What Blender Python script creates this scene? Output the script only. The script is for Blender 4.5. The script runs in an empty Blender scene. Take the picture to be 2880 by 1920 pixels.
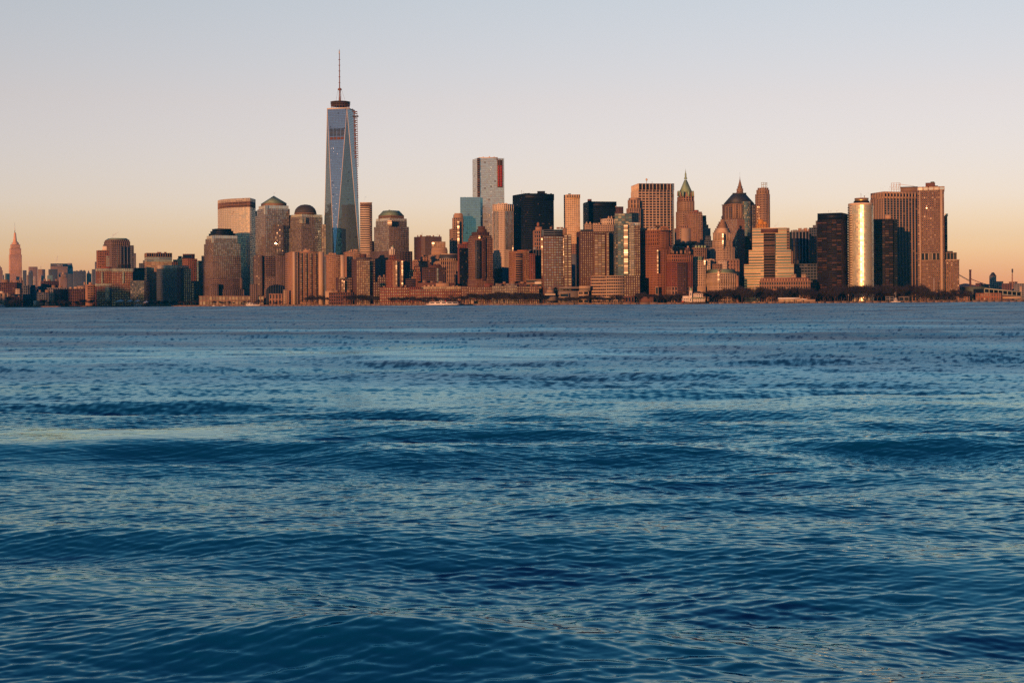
import bpy, math, random
import numpy as np
from mathutils import Vector, Matrix
R = math.radians
S = bpy.context.scene
C = S.collection
random.seed(11)
rng = np.random.default_rng(7)

# ------------------------------------------------------------------ camera
HC = 4.5                     # eye height above the water (m)
ROLL = R(0.36)
F = 4000.0                   # focal length in photo pixels (50 mm on 36 mm)
cd = bpy.data.cameras.new('camera'); cam = bpy.data.objects.new('camera', cd); C.objects.link(cam)
cd.lens = 50; cd.sensor_width = 36; cd.clip_start = 0.5; cd.clip_end = 60000; cd.shift_y = -110 / 2880
cam.matrix_world = Matrix.Translation((0, 0, HC)) @ Matrix.Rotation(R(90), 4, 'X') @ Matrix.Rotation(-ROLL, 4, 'Z')
S.camera = cam

# ------------------------------------------------------------------ sky, sun, exposure
SUN_EL, SUN_AZ = R(4.0), R(22)          # low sun behind the camera, 22 degrees to its left
w = bpy.data.worlds.new('World'); S.world = w; w.use_nodes = True
nt = w.node_tree; bg = nt.nodes['Background']
sky = nt.nodes.new('ShaderNodeTexSky'); sky.sky_type = 'NISHITA'; sky.sun_disc = False
sky.sun_elevation = SUN_EL; sky.sun_rotation = math.pi + SUN_AZ
sky.air_density = 1; sky.dust_density = 0.2; sky.ozone_density = 3
tc = nt.nodes.new('ShaderNodeTexCoord'); sx = nt.nodes.new('ShaderNodeSeparateXYZ')
nt.links.new(tc.outputs['Generated'], sx.inputs[0])
ramp = nt.nodes.new('ShaderNodeValToRGB')       # dusk tint by elevation only (sin of elevation 0..0.7)
mr = nt.nodes.new('ShaderNodeMapRange'); mr.inputs[1].default_value = 0; mr.inputs[2].default_value = 0.84
nt.links.new(sx.outputs[2], mr.inputs[0]); nt.links.new(mr.outputs[0], ramp.inputs[0])
TINT = [(0.0, (1.262, 0.635, 0.684)), (0.5, (1.299, 0.659, 0.668)), (1, (1.344, 0.733, 0.737)), (2, (1.559, 0.911, 0.845)), (4, (1.821, 1.033, 1.019)), (8, (2.272, 1.085, 0.866)), (12, (2.45, 1.202, 0.875)), (16, (1.6, 1.24, 0.98)), (22, (0.95, 1.28, 1.12)), (35, (0.7, 1.26, 1.22)), (55, (0.7, 1.15, 1.2))]
el = ramp.color_ramp.elements
while len(el) < len(TINT): el.new(0.5)
for e, (d, c) in zip(el, TINT):
    e.position = math.sin(R(d)) / 0.84; e.color = (c[0] / 4, c[1] / 4, c[2] / 4, 1)
mul = nt.nodes.new('ShaderNodeVectorMath'); mul.operation = 'MULTIPLY'
sc4 = nt.nodes.new('ShaderNodeVectorMath'); sc4.operation = 'SCALE'; sc4.inputs[3].default_value = 4
mrz = nt.nodes.new('ShaderNodeMapRange'); mrz.interpolation_type = 'SMOOTHSTEP'; mrz.inputs[1].default_value = -0.35; mrz.inputs[2].default_value = 0.45   # the pink belt lies opposite the sun and fades round to its side
nt.links.new(sx.outputs[1], mrz.inputs[0])
mxc = nt.nodes.new('ShaderNodeMix'); mxc.data_type = 'RGBA'; nt.links.new(mrz.outputs[0], mxc.inputs[0]); mxc.inputs[6].default_value = (0.135, 0.17, 0.21, 1); nt.links.new(ramp.outputs[0], mxc.inputs[7])
nt.links.new(mxc.outputs[2], sc4.inputs[0]); nt.links.new(sky.outputs[0], mul.inputs[0]); nt.links.new(sc4.outputs[0], mul.inputs[1])
nt.links.new(mul.outputs[0], bg.inputs[0]); bg.inputs[1].default_value = 0.15
sl = bpy.data.lights.new('sun', 'SUN'); so = bpy.data.objects.new('sun', sl); C.objects.link(so)
sl.energy = 5.0; sl.angle = R(0.53); sl.color = (1.0, 0.41, 0.165)
TOSUN = Vector((-math.sin(SUN_AZ) * math.cos(SUN_EL), -math.cos(SUN_AZ) * math.cos(SUN_EL), math.sin(SUN_EL)))
so.rotation_euler = TOSUN.to_track_quat('Z', 'Y').to_euler(); so.location = (0, 0, 900)
S.view_settings.view_transform = 'Standard'; S.view_settings.look = 'None'; S.view_settings.gamma = 1
S.view_settings.use_curve_mapping = False; S.view_settings.exposure = 0.93
S.render.engine = 'CYCLES'
S.cycles.max_bounces = 5; S.cycles.diffuse_bounces = 2; S.cycles.glossy_bounces = 3; S.cycles.volume_bounces = 0
S.cycles.sample_clamp_indirect = 2; S.cycles.blur_glossy = 0.3; S.cycles.use_denoising = False

# ------------------------------------------------------------------ materials
MATS = {}
def mat(name, col, rough=0.85, metal=0.0, var=0.14, scale=0.05, spec=0.3):
    m = bpy.data.materials.new(name); m.use_nodes = True
    n = m.node_tree.nodes; l = m.node_tree.links; p = n['Principled BSDF']
    p.inputs['Roughness'].default_value = rough; p.inputs['Metallic'].default_value = metal
    p.inputs['Specular IOR Level'].default_value = spec
    g = n.new('ShaderNodeNewGeometry')
    a = n.new('ShaderNodeTexNoise'); a.inputs['Scale'].default_value = scale; a.inputs['Detail'].default_value = 5
    b = n.new('ShaderNodeTexNoise'); b.inputs['Scale'].default_value = 0.9; b.inputs['Detail'].default_value = 2
    mp = n.new('ShaderNodeMapping'); mp.inputs['Scale'].default_value = (1, 1, 0.35)   # rain streaks run down
    l.new(g.outputs['Position'], mp.inputs[0]); l.new(mp.outputs[0], a.inputs[0]); l.new(g.outputs['Position'], b.inputs[0])
    ad = n.new('ShaderNodeMath'); ad.operation = 'MULTIPLY_ADD'; l.new(b.outputs[0], ad.inputs[0]); ad.inputs[1].default_value = 0.4
    l.new(a.outputs[0], ad.inputs[2])
    mx = n.new('ShaderNodeMapRange'); l.new(ad.outputs[0], mx.inputs[0])
    mx.inputs[1].default_value = 0.4; mx.inputs[2].default_value = 1.0; mx.inputs[3].default_value = 1 - var * 1.6; mx.inputs[4].default_value = 1 + var
    sc = n.new('ShaderNodeVectorMath'); sc.operation = 'SCALE'; sc.inputs[0].default_value = [c * 0.43 for c in col[:3]]; l.new(mx.outputs[0], sc.inputs[3])
    l.new(sc.outputs[0], p.inputs['Base Color'])
    MATS[name] = m; return m
def glass(name, col, metal, rough, blind=0.25, blindcol=(0.32, 0.27, 0.2), spec=0.8, vary=0.6):
    """window glass; every pane carries its own random number: some have blinds down"""
    m = bpy.data.materials.new(name); m.use_nodes = True
    n = m.node_tree.nodes; l = m.node_tree.links; p = n['Principled BSDF']
    p.inputs['Roughness'].default_value = rough; p.inputs['Metallic'].default_value = metal; p.inputs['Specular IOR Level'].default_value = spec
    at = n.new('ShaderNodeAttribute'); at.attribute_name = 'rnd'
    r = n.new('ShaderNodeValToRGB'); r.color_ramp.interpolation = 'CONSTANT'
    e = r.color_ramp.elements; e[0].position = 0; e[0].color = (*col, 1); e[1].position = 1 - blind; e[1].color = (*blindcol, 1)
    k = e.new((1 - blind) * 0.55); k.color = (*[c * vary for c in col], 1)
    k = e.new(1 - blind * 0.5); k.color = (*[c * 0.55 for c in blindcol], 1)
    l.new(at.outputs['Fac'], r.inputs[0]); l.new(r.outputs[0], p.inputs['Base Color'])
    rr = n.new('ShaderNodeMapRange'); rr.inputs[3].default_value = rough * 0.6; rr.inputs[4].default_value = rough * 1.5
    l.new(at.outputs['Fac'], rr.inputs[0]); l.new(rr.outputs[0], p.inputs['Roughness'])
    MATS[name] = m; return m
mat('red_brick', (0.23, 0.07, 0.045)); mat('brown_brick', (0.17, 0.075, 0.055)); mat('dark_brick', (0.10, 0.045, 0.04))
mat('orange_brick', (0.33, 0.14, 0.075)); mat('tan_brick', (0.36, 0.205, 0.135)); mat('tan_stone', (0.44, 0.29, 0.19)); mat('buff', (0.5, 0.36, 0.24))
mat('limestone', (0.58, 0.43, 0.3)); mat('pale_stone', (0.74, 0.6, 0.45)); mat('white_panel', (0.74, 0.68, 0.6)); mat('pink_granite', (0.215, 0.15, 0.13))
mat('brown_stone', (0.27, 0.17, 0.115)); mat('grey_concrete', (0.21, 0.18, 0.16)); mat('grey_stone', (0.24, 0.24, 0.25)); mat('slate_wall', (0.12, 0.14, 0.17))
mat('black_metal', (0.008, 0.012, 0.022), 0.5, 0.0, spec=0.08); mat('bronze_metal', (0.022, 0.017, 0.019), 0.5, 0.0, spec=0.12); mat('steel', (0.55, 0.5, 0.45), 0.45, 0.6)
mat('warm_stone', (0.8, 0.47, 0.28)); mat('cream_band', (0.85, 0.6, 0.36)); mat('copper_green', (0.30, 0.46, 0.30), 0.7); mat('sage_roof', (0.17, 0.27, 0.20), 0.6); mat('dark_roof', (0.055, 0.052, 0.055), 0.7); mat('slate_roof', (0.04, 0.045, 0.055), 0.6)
mat('rust_steel', (0.24, 0.11, 0.07), 0.7); mat('red_paint', (0.5, 0.03, 0.02), 0.6); mat('white_paint', (0.8, 0.77, 0.72), 0.5); mat('blue_hull', (0.03, 0.05, 0.12), 0.4)
mat('wood_dark', (0.09, 0.06, 0.045)); mat('seawall_stone', (0.21, 0.15, 0.11)); mat('ground_earth', (0.11, 0.085, 0.06), scale=0.02)
mat('paving', (0.26, 0.2, 0.15)); mat('bark', (0.06, 0.042, 0.035)); mat('twigs', (0.032, 0.024, 0.027)); mat('green_steel', (0.11, 0.14, 0.105), 0.6)
mat('tent_white', (0.8, 0.78, 0.76), 0.5); mat('gold_leaf', (0.7, 0.5, 0.2), 0.35, 0.8); mat('pale_green_metal', (0.42, 0.45, 0.36), 0.6); mat('hill_scrub', (0.09, 0.07, 0.06), scale=0.01)
mat('red_lamp', (0.6, 0.05, 0.03)); mat('orange_tone', (0.6, 0.28, 0.06)); mat('bridge_stone', (0.22, 0.1, 0.08))
glass('glass_dark', (0.006, 0.01, 0.02), 0.0, 0.07, 0.1, (0.07, 0.055, 0.045), 0.22)
glass('glass_black', (0.004, 0.007, 0.014), 0.0, 0.07, 0.06, (0.04, 0.034, 0.03), 0.07)
glass('glass_bronze', (0.008, 0.008, 0.011), 0.0, 0.08, 0.28, (0.04, 0.024, 0.02), 0.06)
glass('glass_mirror', (0.24, 0.25, 0.24), 0.62, 0.07, 0.12, (0.3, 0.27, 0.23))
glass('glass_blue', (0.15, 0.225, 0.27), 0.7, 0.05, 0.03, (0.15, 0.2, 0.24), 0.8, 0.9)
glass('glass_gilded', (0.38, 0.35, 0.24), 0.62, 0.33, 0.06, (0.36, 0.32, 0.22), 0.5, 0.95)
glass('glass_silver', (0.50, 0.53, 0.49), 0.7, 0.2, 0.06, (0.5, 0.47, 0.4), 0.8, 0.93)
glass('glass_gold', (0.25, 0.2, 0.13), 0.35, 0.1, 0.3, (0.26, 0.2, 0.13))
glass('glass_green', (0.05, 0.08, 0.075), 0.25, 0.07, 0.3, (0.2, 0.18, 0.11))
glass('glass_glint', (0.06, 0.05, 0.035), 0.0, 0.27, 0.1, (0.07, 0.06, 0.04), 0.10)
glass('glass_navy', (0.012, 0.018, 0.03), 0.08, 0.1, 0.05, (0.05, 0.05, 0.05))
def emit(name, col, k):
    m = bpy.data.materials.new(name); m.use_nodes = True; p = m.node_tree.nodes['Principled BSDF']
    p.inputs['Emission Color'].default_value = (*col, 1); p.inputs['Emission Strength'].default_value = k; MATS[name] = m
emit('work_lamp', (1.0, 0.9, 0.7), 0.5)

# ------------------------------------------------------------------ blue evening air
def air():
    m = bpy.data.materials.new('haze'); m.use_nodes = True; n = m.node_tree.nodes; n.remove(n['Principled BSDF'])
    v = n.new('ShaderNodeVolumePrincipled'); v.inputs['Color'].default_value = (0.0, 0.42, 1.0, 1); v.inputs['Density'].default_value = HAZE; v.inputs['Anisotropy'].default_value = 0.0
    m.node_tree.links.new(v.outputs[0], n['Material Output'].inputs['Volume'])
    x, y0, y1, z0, z1 = 7000, -1500, 13000, -4, 600
    me = bpy.data.meshes.new('haze'); P = [(a, b, c) for c in (z0, z1) for a, b in ((-x, y0), (x, y0), (x, y1), (-x, y1))]
    me.from_pydata(P, [], [(3, 2, 1, 0), (4, 5, 6, 7), (0, 1, 5, 4), (1, 2, 6, 5), (2, 3, 7, 6), (3, 0, 4, 7)]); me.materials.append(m)
    o = bpy.data.objects.new('haze', me); C.objects.link(o); o['kind'] = 'stuff'
HAZE = 1.7e-5
air()

# ------------------------------------------------------------------ mapping: a photo pixel at a real distance
SH = [(-900, 3500), (0, 3300), (400, 3100), (700, 2900), (1000, 2650), (1300, 2450), (1500, 2350), (1900, 2330), (2300, 2350), (2880, 2450), (3900, 2600)]
def shore(px): return float(np.interp(px, [a for a, b in SH], [b for a, b in SH]))
def dist(px, o): return o if o >= 2000 else shore(px) + o
def at(px, py, Y):
    dx, dy = px - 1440, py - 850
    return Vector(((dx * math.cos(ROLL) - dy * math.sin(ROLL)) / F * Y, Y, HC - (dx * math.sin(ROLL) + dy * math.cos(ROLL)) / F * Y))
GZ = 2.0                     # level of the land

# ------------------------------------------------------------------ mesh accumulators
class MB:
    def __init__(s): s.v = []; s.f = []; s.n = 0; s.r = []
    def quads(s, q, rnd=None):
        q = np.asarray(q, float).reshape(-1, 4, 3); k = len(q)
        s.v.append(q.reshape(-1, 3)); i = np.arange(k * 4).reshape(k, 4) + s.n
        s.f.append((i.ravel(), np.full(k, 4))); s.n += 4 * k
        s.r.append(np.zeros(k) if rnd is None else np.asarray(rnd, float))
    def poly(s, verts, faces):
        v = np.asarray(verts, float); s.v.append(v)
        for f in faces:
            s.f.append((np.asarray(f) + s.n, np.array([len(f)]))); s.r.append(np.zeros(1))
        s.n += len(v)
    def prism(s, ring, z0, z1, top=None):
        """ring: list of xy going counter-clockwise seen from above; top: optional other ring"""
        t = top or ring; k = len(ring)
        v = [(x, y, z0) for x, y in ring] + [(x, y, z1) for x, y in t]
        s.poly(v, [(i, (i + 1) % k, k + (i + 1) % k, k + i) for i in range(k)] + [tuple(range(k, 2 * k)), tuple(range(k - 1, -1, -1))])
    def box(s, x0, x1, y0, y1, z0, z1): s.prism([(x0, y0), (x1, y0), (x1, y1), (x0, y1)], z0, z1)
    def bar(s, a, b, r, n=4):
        a, b = Vector(a), Vector(b); d = (b - a).normalized()
        u = d.orthogonal().normalized(); w_ = d.cross(u); rr = r if isinstance(r, tuple) else (r, r)
        v = [a + (u * math.cos(t) + w_ * math.sin(t)) * rr[0] for t in [2 * math.pi * i / n for i in range(n)]] + \
            [b + (u * math.cos(t) + w_ * math.sin(t)) * rr[1] for t in [2 * math.pi * i / n for i in range(n)]]
        s.poly(v, [(i, (i + 1) % n, n + (i + 1) % n, n + i) for i in range(n)] + [tuple(range(n - 1, -1, -1)), tuple(range(n, 2 * n))])
    def lathe(s, cx, cy, prof, n=16, ph=0.0):
        v = []; f = []
        for r, z in prof:
            v += [(cx + r * math.cos(2 * math.pi * i / n + ph), cy + r * math.sin(2 * math.pi * i / n + ph), z) for i in range(n)]
        for k in range(len(prof) - 1):
            f += [(k * n + i, k * n + (i + 1) % n, (k + 1) * n + (i + 1) % n, (k + 1) * n + i) for i in range(n)]
        f += [tuple(range((len(prof) - 1) * n, len(prof) * n)), tuple(range(n - 1, -1, -1))]
        s.poly(v, f)
    def mesh(s, name, m, org=(0, 0, 0), rnd=False, smooth=False):
        me = bpy.data.meshes.new(name); v = np.concatenate(s.v) - np.asarray(org)
        li = np.concatenate([a for a, b in s.f]); sz = np.concatenate([b for a, b in s.f])
        me.vertices.add(len(v)); me.vertices.foreach_set('co', v.ravel())
        me.loops.add(len(li)); me.loops.foreach_set('vertex_index', li.astype(np.int32))
        me.polygons.add(len(sz)); me.polygons.foreach_set('loop_start', (np.cumsum(sz) - sz).astype(np.int32)); me.polygons.foreach_set('loop_total', sz.astype(np.int32))
        if rnd: me.attributes.new('rnd', 'FLOAT', 'FACE').data.foreach_set('value', np.concatenate(s.r).astype(np.float32))
        if smooth: me.polygons.foreach_set('use_smooth', np.ones(len(sz), bool))
        me.update(calc_edges=True); me.validate()
        me.materials.append(MATS[m] if isinstance(m, str) else m); return me

def tag(o, label=None, cat=None, group=None, kind=None):
    for k, v in (('label', label), ('category', cat), ('group', group), ('kind', kind)):
        if v: o[k] = v
    return o
def link(name, me, parent=None, loc=(0, 0, 0)):
    o = bpy.data.objects.new(name, me); C.objects.link(o); o.location = loc
    if parent: o.parent = parent
    return o

def st(bay=6, floor=6, pw=0.4, sp=0.4, g='glass_dark', j=0.5, pd=0.5, sd=0.4, sepp=False, seps=False, pm=None, sm=None):
    return dict(bay=bay, floor=floor, pw=pw, sp=sp, g=g, j=j, pd=pd, sd=sd, sepp=sepp, seps=seps, pm=pm, sm=sm)

SUBS = {'clock_face': ('clock_tower', 'wall'), 'ring': ('spire', 'ring_base'), 'beacon': ('spire',), 'collar': ('spire_base',), 'ring_post': ('ring_deck',), 'dormer': ('roof',), 'red_netting': ('hoist_slot',), 'hoist_rail': ('hoist_slot',),
        'rail_post': ('parapet',), 'finial': ('pole',), 'cap': ('shaft',), 'tower_cap': ('tower',), 'tarpaulin': ('wall',), 'scaffold_brace': ('scaffold_beam',), 'roof_rim': ('roof',), 'corner_glass': ('wall',), 'oculus': ('gable_wall',), 'pinnacle': ('crown', 'roof'),
        'lantern': ('roof',), 'clock_tower_ledge': ('clock_tower',), 'tower_roof': ('clock_tower',), 'urn': ('pedestal',), 'rib': ('glass_vault',), 'frame_brace': ('frame_post',), 'penthouse_roof': ('penthouse',), 'upper_hull': ('hull',), 'lantern_band': ('roof_tier',), 'hall_door': ('hall',), 'ramp_glass': ('ramp_beam',)}
class B:
    """one building: an Empty at its base; every part is a mesh below it"""
    def __init__(s, name, label, cat='building', o=100, group=None):
        s.name, s.o = name, o; s.parts = {}; s.single = []; s.root = bpy.data.objects.new(name, None); C.objects.link(s.root)
        tag(s.root, label, cat, group); s.first = None; s.foot = None
    def mb(s, part, m, sub=None):
        k = (part, m)
        if k not in s.parts: s.parts[k] = MB()
        return s.parts[k]
    def one(s, part, m, label=None):
        q = MB(); s.single.append((part, m, q, label)); return q
    def anchor(s, x, y):
        if s.first is None: s.first = Vector((x, y, GZ)); s.root.location = s.first
    def attach(s, px, pyc):
        """where the eye's ray meets the front of the footprint: distance and the direction of that wall"""
        if s.foot is None: return None
        u = (px - 1440 - (pyc - 850) * math.sin(ROLL)) / F; best = None
        for i in range(len(s.foot)):
            a, b = s.foot[i], s.foot[(i + 1) % len(s.foot)]; d = b - a; den = d.x - u * d.y
            if abs(den) < 1e-6: continue
            t = (u * a.y - a.x) / den
            if -.001 <= t <= 1.001:
                Y = a.y + t * d.y
                if best is None or Y < best[0]: best = (Y, d.normalized())
        return best
    def where(s, px, o, pyc):
        """distance of a piece fixed o metres behind the front wall at this pixel column"""
        if o >= 2000: return o, None
        h = s.attach(px, pyc)
        return (h[0] + o, h[1]) if h else (dist(px, s.o + o), None)
    def ring(s, xl, xc, xr, Y, pyc, th=None, dep=None, yaw=0, along=None):
        if xc is None:
            phi = math.atan2((xl + xr) / 2 - 1440, F) - R(yaw)
            d = Vector((math.cos(phi), -math.sin(phi)))
            if along is not None and along.x > .3:
                c = at((xl + xr) / 2, pyc, Y); dsk = (pyc - 850) * math.sin(ROLL); q = []
                for x in (xl, xr):
                    u = (x - 1440 - dsk) / F; t = (u * c.y - c.x) / (along.x - u * along.y); q.append(c.xy + along * t)
                n = Vector((-along.y, along.x)) * (dep or max(12, min((q[1] - q[0]).length, 42)))
                return [q[0], q[1], q[1] + n, q[0] + n]
            c = at((xl + xr) / 2, pyc, Y); q = []
            for x in (xl, xr):
                u = (x - 1440 - (pyc - 850) * math.sin(ROLL)) / F; q.append(c.xy + d * ((u * c.y - c.x) / (d.x - u * d.y)))
            L = (q[1] - q[0]).length
            bk = Vector((math.sin(phi), math.cos(phi))) * (dep or max(12, min(L, 42)))
            p0, p1 = q
            return [p0, p1, p1 + bk, p0 + bk]
        a = at(xc, pyc, Y); phi = math.atan2(xc - 1440, F)
        wl, wr = xc - xl, xr - xc
        if th is None: th = min(max(math.atan2(wl, wr), R(7)), R(83))
        else: th = R(th)
        dr = Vector((math.cos(th - phi), math.sin(th - phi))); dl = Vector((-math.sin(th - phi), math.cos(th - phi)))
        ds = (pyc - 850) * math.sin(ROLL)
        ur = (xr - 1440 - ds) / F; ul = (xl - 1440 - ds) / F
        Lr = (a.x - ur * a.y) / (ur * dr.y - dr.x); Ll = (a.x - ul * a.y) / (ul * dl.y - dl.x)
        p = a.xy
        return [p, p + dr * Lr, p + dr * Lr + dl * Ll, p + dl * Ll]
    def box(s, xl, xc, xr, top, style, m, bot=None, o=None, part='wall', th=None, dep=None, cap=None, capm=None, glz='window', yaw=0):
        px = xc if xc is not None else (xl + xr) / 2
        mid = (top + (bot or 850)) / 2; along = None
        if xc is None and o is not None and s.foot is not None:
            Y, along = s.where(px, o, mid); e0, e1 = s.attach(xl + .6, mid), s.attach(xr - .6, mid)
            if not (e0 and e1 and dep and dep <= 14 and e0[1].dot(e1[1]) > .999): along = None      # only pieces that lie on one wall follow it
        else: Y = dist(px, s.o if o is None else s.o + o if o < 2000 else o)
        rg = s.ring(xl, xc, xr, Y, mid, th, dep, yaw, along)
        z1 = at(px, top, Y).z; z0 = GZ if bot is None else at(px, bot, Y).z
        s.extr(rg, z0, z1, style, m, part, cap, capm, px2m=Y / F, glz=glz)
        return rg, z0, z1
    def extr(s, rg, z0, z1, style, m, part='wall', cap=None, capm=None, px2m=0.6, glz='window'):
        rg = [Vector(p[:2]) for p in rg]
        s.anchor(rg[0].x, rg[0].y)
        if s.foot is None: s.foot = rg
        core = s.one(part, m)
        core.prism([tuple(p) for p in rg], z0, z1)
        if style:
            for i in range(len(rg)):
                a, b = rg[i], rg[(i + 1) % len(rg)]
                d = b - a
                if d.length < 1.2: continue
                nrm = Vector((d.y, -d.x)).normalized()
                if nrm.dot(-((a + b) / 2)) < 0.02 * ((a + b) / 2).length: continue
                s.face(a, b, nrm, z0, z1, style, m, core, px2m, glz)
        if cap:
            c = sum(rg, Vector((0, 0))) / len(rg); hgt, out = cap
            big = [tuple(p + (p - c).normalized() * out * 1.4) for p in rg]
            s.one('cornice', capm or m).prism(big, z1 - hgt, z1 + 0.25)
    def face(s, a, b, nrm, z0, z1, q, m, core, px2m, glz):
        L = (b - a).length; H = z1 - z0; d = (b - a) / L
        nx = max(1, round(L / (q['bay'] * px2m))); ny = max(1, round(H / (q['floor'] * px2m)))
        bw, fh = L / nx, H / ny; pw = q['pw'] * bw; sh = q['sp'] * fh
        if q['pw'] > 0:
            for i in range(nx + 1):
                u0, u1 = max(0, i * bw - pw / 2), min(L, i * bw + pw / 2)
                s.slab(s.one('pier', q['pm'] or m) if q['sepp'] else core if not q['pm'] else s.mb('piers_wall', q['pm']), a, d, nrm, u0, u1, z0, z1, q['pd'])
        if q['sp'] > 0:
            for k in range(ny + 1):
                w0, w1 = max(z0, z0 + k * fh - sh / 2), min(z1, z0 + k * fh + sh / 2)
                s.slab(s.one('floor_band', q['sm'] or m) if q['seps'] else core if not q['sm'] else s.mb('spandrel_wall', q['sm']), a, d, nrm, 0.01, L - 0.01, w0, w1, q['sd'])
        ii, kk = np.meshgrid(np.arange(nx), np.arange(ny), indexing='ij'); ii = ii.ravel(); kk = kk.ravel(); k = len(ii)
        u0 = ii * bw + pw / 2 * 0.9; u1 = (ii + 1) * bw - pw / 2 * 0.9
        v0 = z0 + kk * fh + sh / 2 * 0.9; v1 = z0 + (kk + 1) * fh - sh / 2 * 0.9
        tx = rng.normal(0, R(q['j']), k); tz = rng.normal(0, R(q['j'] * 0.6), k)
        def corner(u, v, sx_, sz_):
            off = 0.13 + np.clip(tx * sx_ * (u1 - u0) / 2 + tz * sz_ * (v1 - v0) / 2, -0.11, 0.11)
            return np.stack([a.x + d.x * u + nrm.x * off, a.y + d.y * u + nrm.y * off, v], -1)
        Q = np.stack([corner(u0, v0, -1, -1), corner(u1, v0, 1, -1), corner(u1, v1, 1, 1), corner(u0, v1, -1, 1)], 1)
        s.mb(glz, q['g']).quads(Q, rng.random(k))
    def slab(s, mb, a, d, n, u0, u1, z0, z1, dep):
        p = lambda u, e, z: (a.x + d.x * u + n.x * e, a.y + d.y * u + n.y * e, z)
        v = [p(u0, 0, z0), p(u1, 0, z0), p(u1, dep, z0), p(u0, dep, z0), p(u0, 0, z1), p(u1, 0, z1), p(u1, dep, z1), p(u0, dep, z1)]
        mb.poly(v, [(3, 2, 6, 7), (0, 3, 7, 4), (2, 1, 5, 6), (7, 6, 5, 4), (0, 1, 2, 3)])
    def roof(s, rg, z0, z1, frac, m, part='roof', over=0.0):
        rg = [Vector(p[:2]) for p in rg]; c = sum(rg, Vector((0, 0))) / len(rg)
        big = [tuple(p + (p - c).normalized() * over) for p in rg]
        if frac < 0.02:
            k = len(big); s.mb(part, m).poly([(x, y, z0) for x, y in big] + [(c.x, c.y, z1)], [(i, (i + 1) % k, k) for i in range(k)] + [tuple(range(k - 1, -1, -1))])
        else: s.mb(part, m).prism(big, z0, z1, [tuple(c + (Vector(p) - c) * frac) for p in big])
    def lathe(s, px, Y, prof, m, part, n=14, single=False, ph=0.0):
        """prof: (radius px, py)"""
        Y = dist(px, Y); c = at(px, 850, Y); k = Y / F
        c = at(px, sum(p for r, p in prof) / len(prof), Y)
        s.anchor(c.x, c.y)
        pr = [(max(r * k, 0.02), at(px, p, Y).z) for r, p in prof]
        if pr[0][1] > pr[-1][1]: pr = pr[::-1]
        (s.one(part, m) if single else s.mb(part, m)).lathe(c.x, c.y, pr, n, ph)
    def bay(s, x0, x1, top, bot, o, m='glass_glint', floor=6, part='glint_strip', az=None, cols=1, j=1.2):  # strip added and turned to throw a sun glint at the eye
        """a projecting strip of glass turned towards the bisector of eye and sun"""
        px = (x0 + x1) / 2; Y = s.where(px, o, (top + bot) / 2)[0]; c = at(px, (top + bot) / 2, Y); s.anchor(c.x, c.y)
        v = Vector((c.x, c.y)).normalized(); L = Vector((TOSUN.x, TOSUN.y)).normalized()
        n = (L - v).normalized()
        if az is not None: n = Vector((math.sin(R(az)), -math.cos(R(az))))
        d = Vector((-n.y, n.x)); k = Y / F; hw = (x1 - x0) / 2 * k
        z0, z1 = at(px, bot, Y).z, at(px, top, Y).z; a = c.xy - d * hw + n * 0.5
        if cols > 1: return s.bay_wall(c, d, n, hw, z0, z1, cols, max(1, round((bot - top) / floor)), m, part, j)
        ny = max(1, round((bot - top) / floor)); fh = (z1 - z0) / ny
        back = c.xy - n * 3
        s.mb('bay', 'tan_brick').prism([tuple(a), tuple(a + d * 2 * hw), tuple(a + d * 2 * hw - n * 3.5), tuple(a - n * 3.5)], z0, z1)
        kk = np.arange(ny); v0 = z0 + kk * fh + 0.12 * fh; v1 = z0 + (kk + 1) * fh - 0.12 * fh
        a2 = a + n * 0.1; t = rng.normal(0, R(0.5), ny) * fh
        P = lambda u, e, z: np.stack([np.full(ny, a2.x + d.x * u) + n.x * e, np.full(ny, a2.y + d.y * u) + n.y * e, z], -1)
        s.mb(part, m).quads(np.stack([P(0, 0 * t, v0), P(2 * hw, 0 * t, v0), P(2 * hw, t * 0.3, v1), P(0, t * 0.3, v1)], 1), rng.random(ny))
    def bay_wall(s, c, d, n, hw, z0, z1, nx, ny, m, part, j):
        a = c.xy - d * hw + n * 0.6; fh = (z1 - z0) / ny; bw = 2 * hw / nx; q = []
        for i in range(nx):
            for k in range(ny):
                tx, tz = random.gauss(0, R(j)) * bw / 2, random.gauss(0, R(j)) * fh / 2
                q.append([(a.x + d.x * (i + e) * bw + n.x * o_, a.y + d.y * (i + e) * bw + n.y * o_, z0 + (k + f) * fh) for e, f, o_ in ((.12, .12, .1 - tx - tz), (.88, .12, .1 + tx - tz), (.88, .88, .1 + tx + tz), (.12, .88, .1 - tx + tz))])
        s.mb('bay', 'pink_granite').prism([tuple(a), tuple(a + d * 2 * hw), tuple(a + d * 2 * hw - n * 5), tuple(a - n * 5)], z0, z1)
        s.mb(part, m).quads(q, [random.random() * .5 for _ in q])
    def clutter(s, x0, x1, py, n=3, o=12, m='brown_stone', h=(3, 8), wd=(5, 14), seed=0):
        """plant rooms and tanks on the roof, each a part"""
        r = random.Random(seed + int(x0 * 7 + py))
        for i in range(n):
            cx = x0 + (x1 - x0) * (i + 0.5 + r.uniform(-.25, .25)) / n; ww = r.uniform(*wd) / 2; hh = r.uniform(*h)
            Y = s.where(cx, o, py)[0]
            rg = s.ring(cx - ww, None, cx + ww, Y, py, dep=6 + r.random() * 5)
            s.one('rooftop_unit', m).prism([tuple(p) for p in rg], at(cx, py + 1.5, Y).z, at(cx, py - hh, Y).z)
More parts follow.
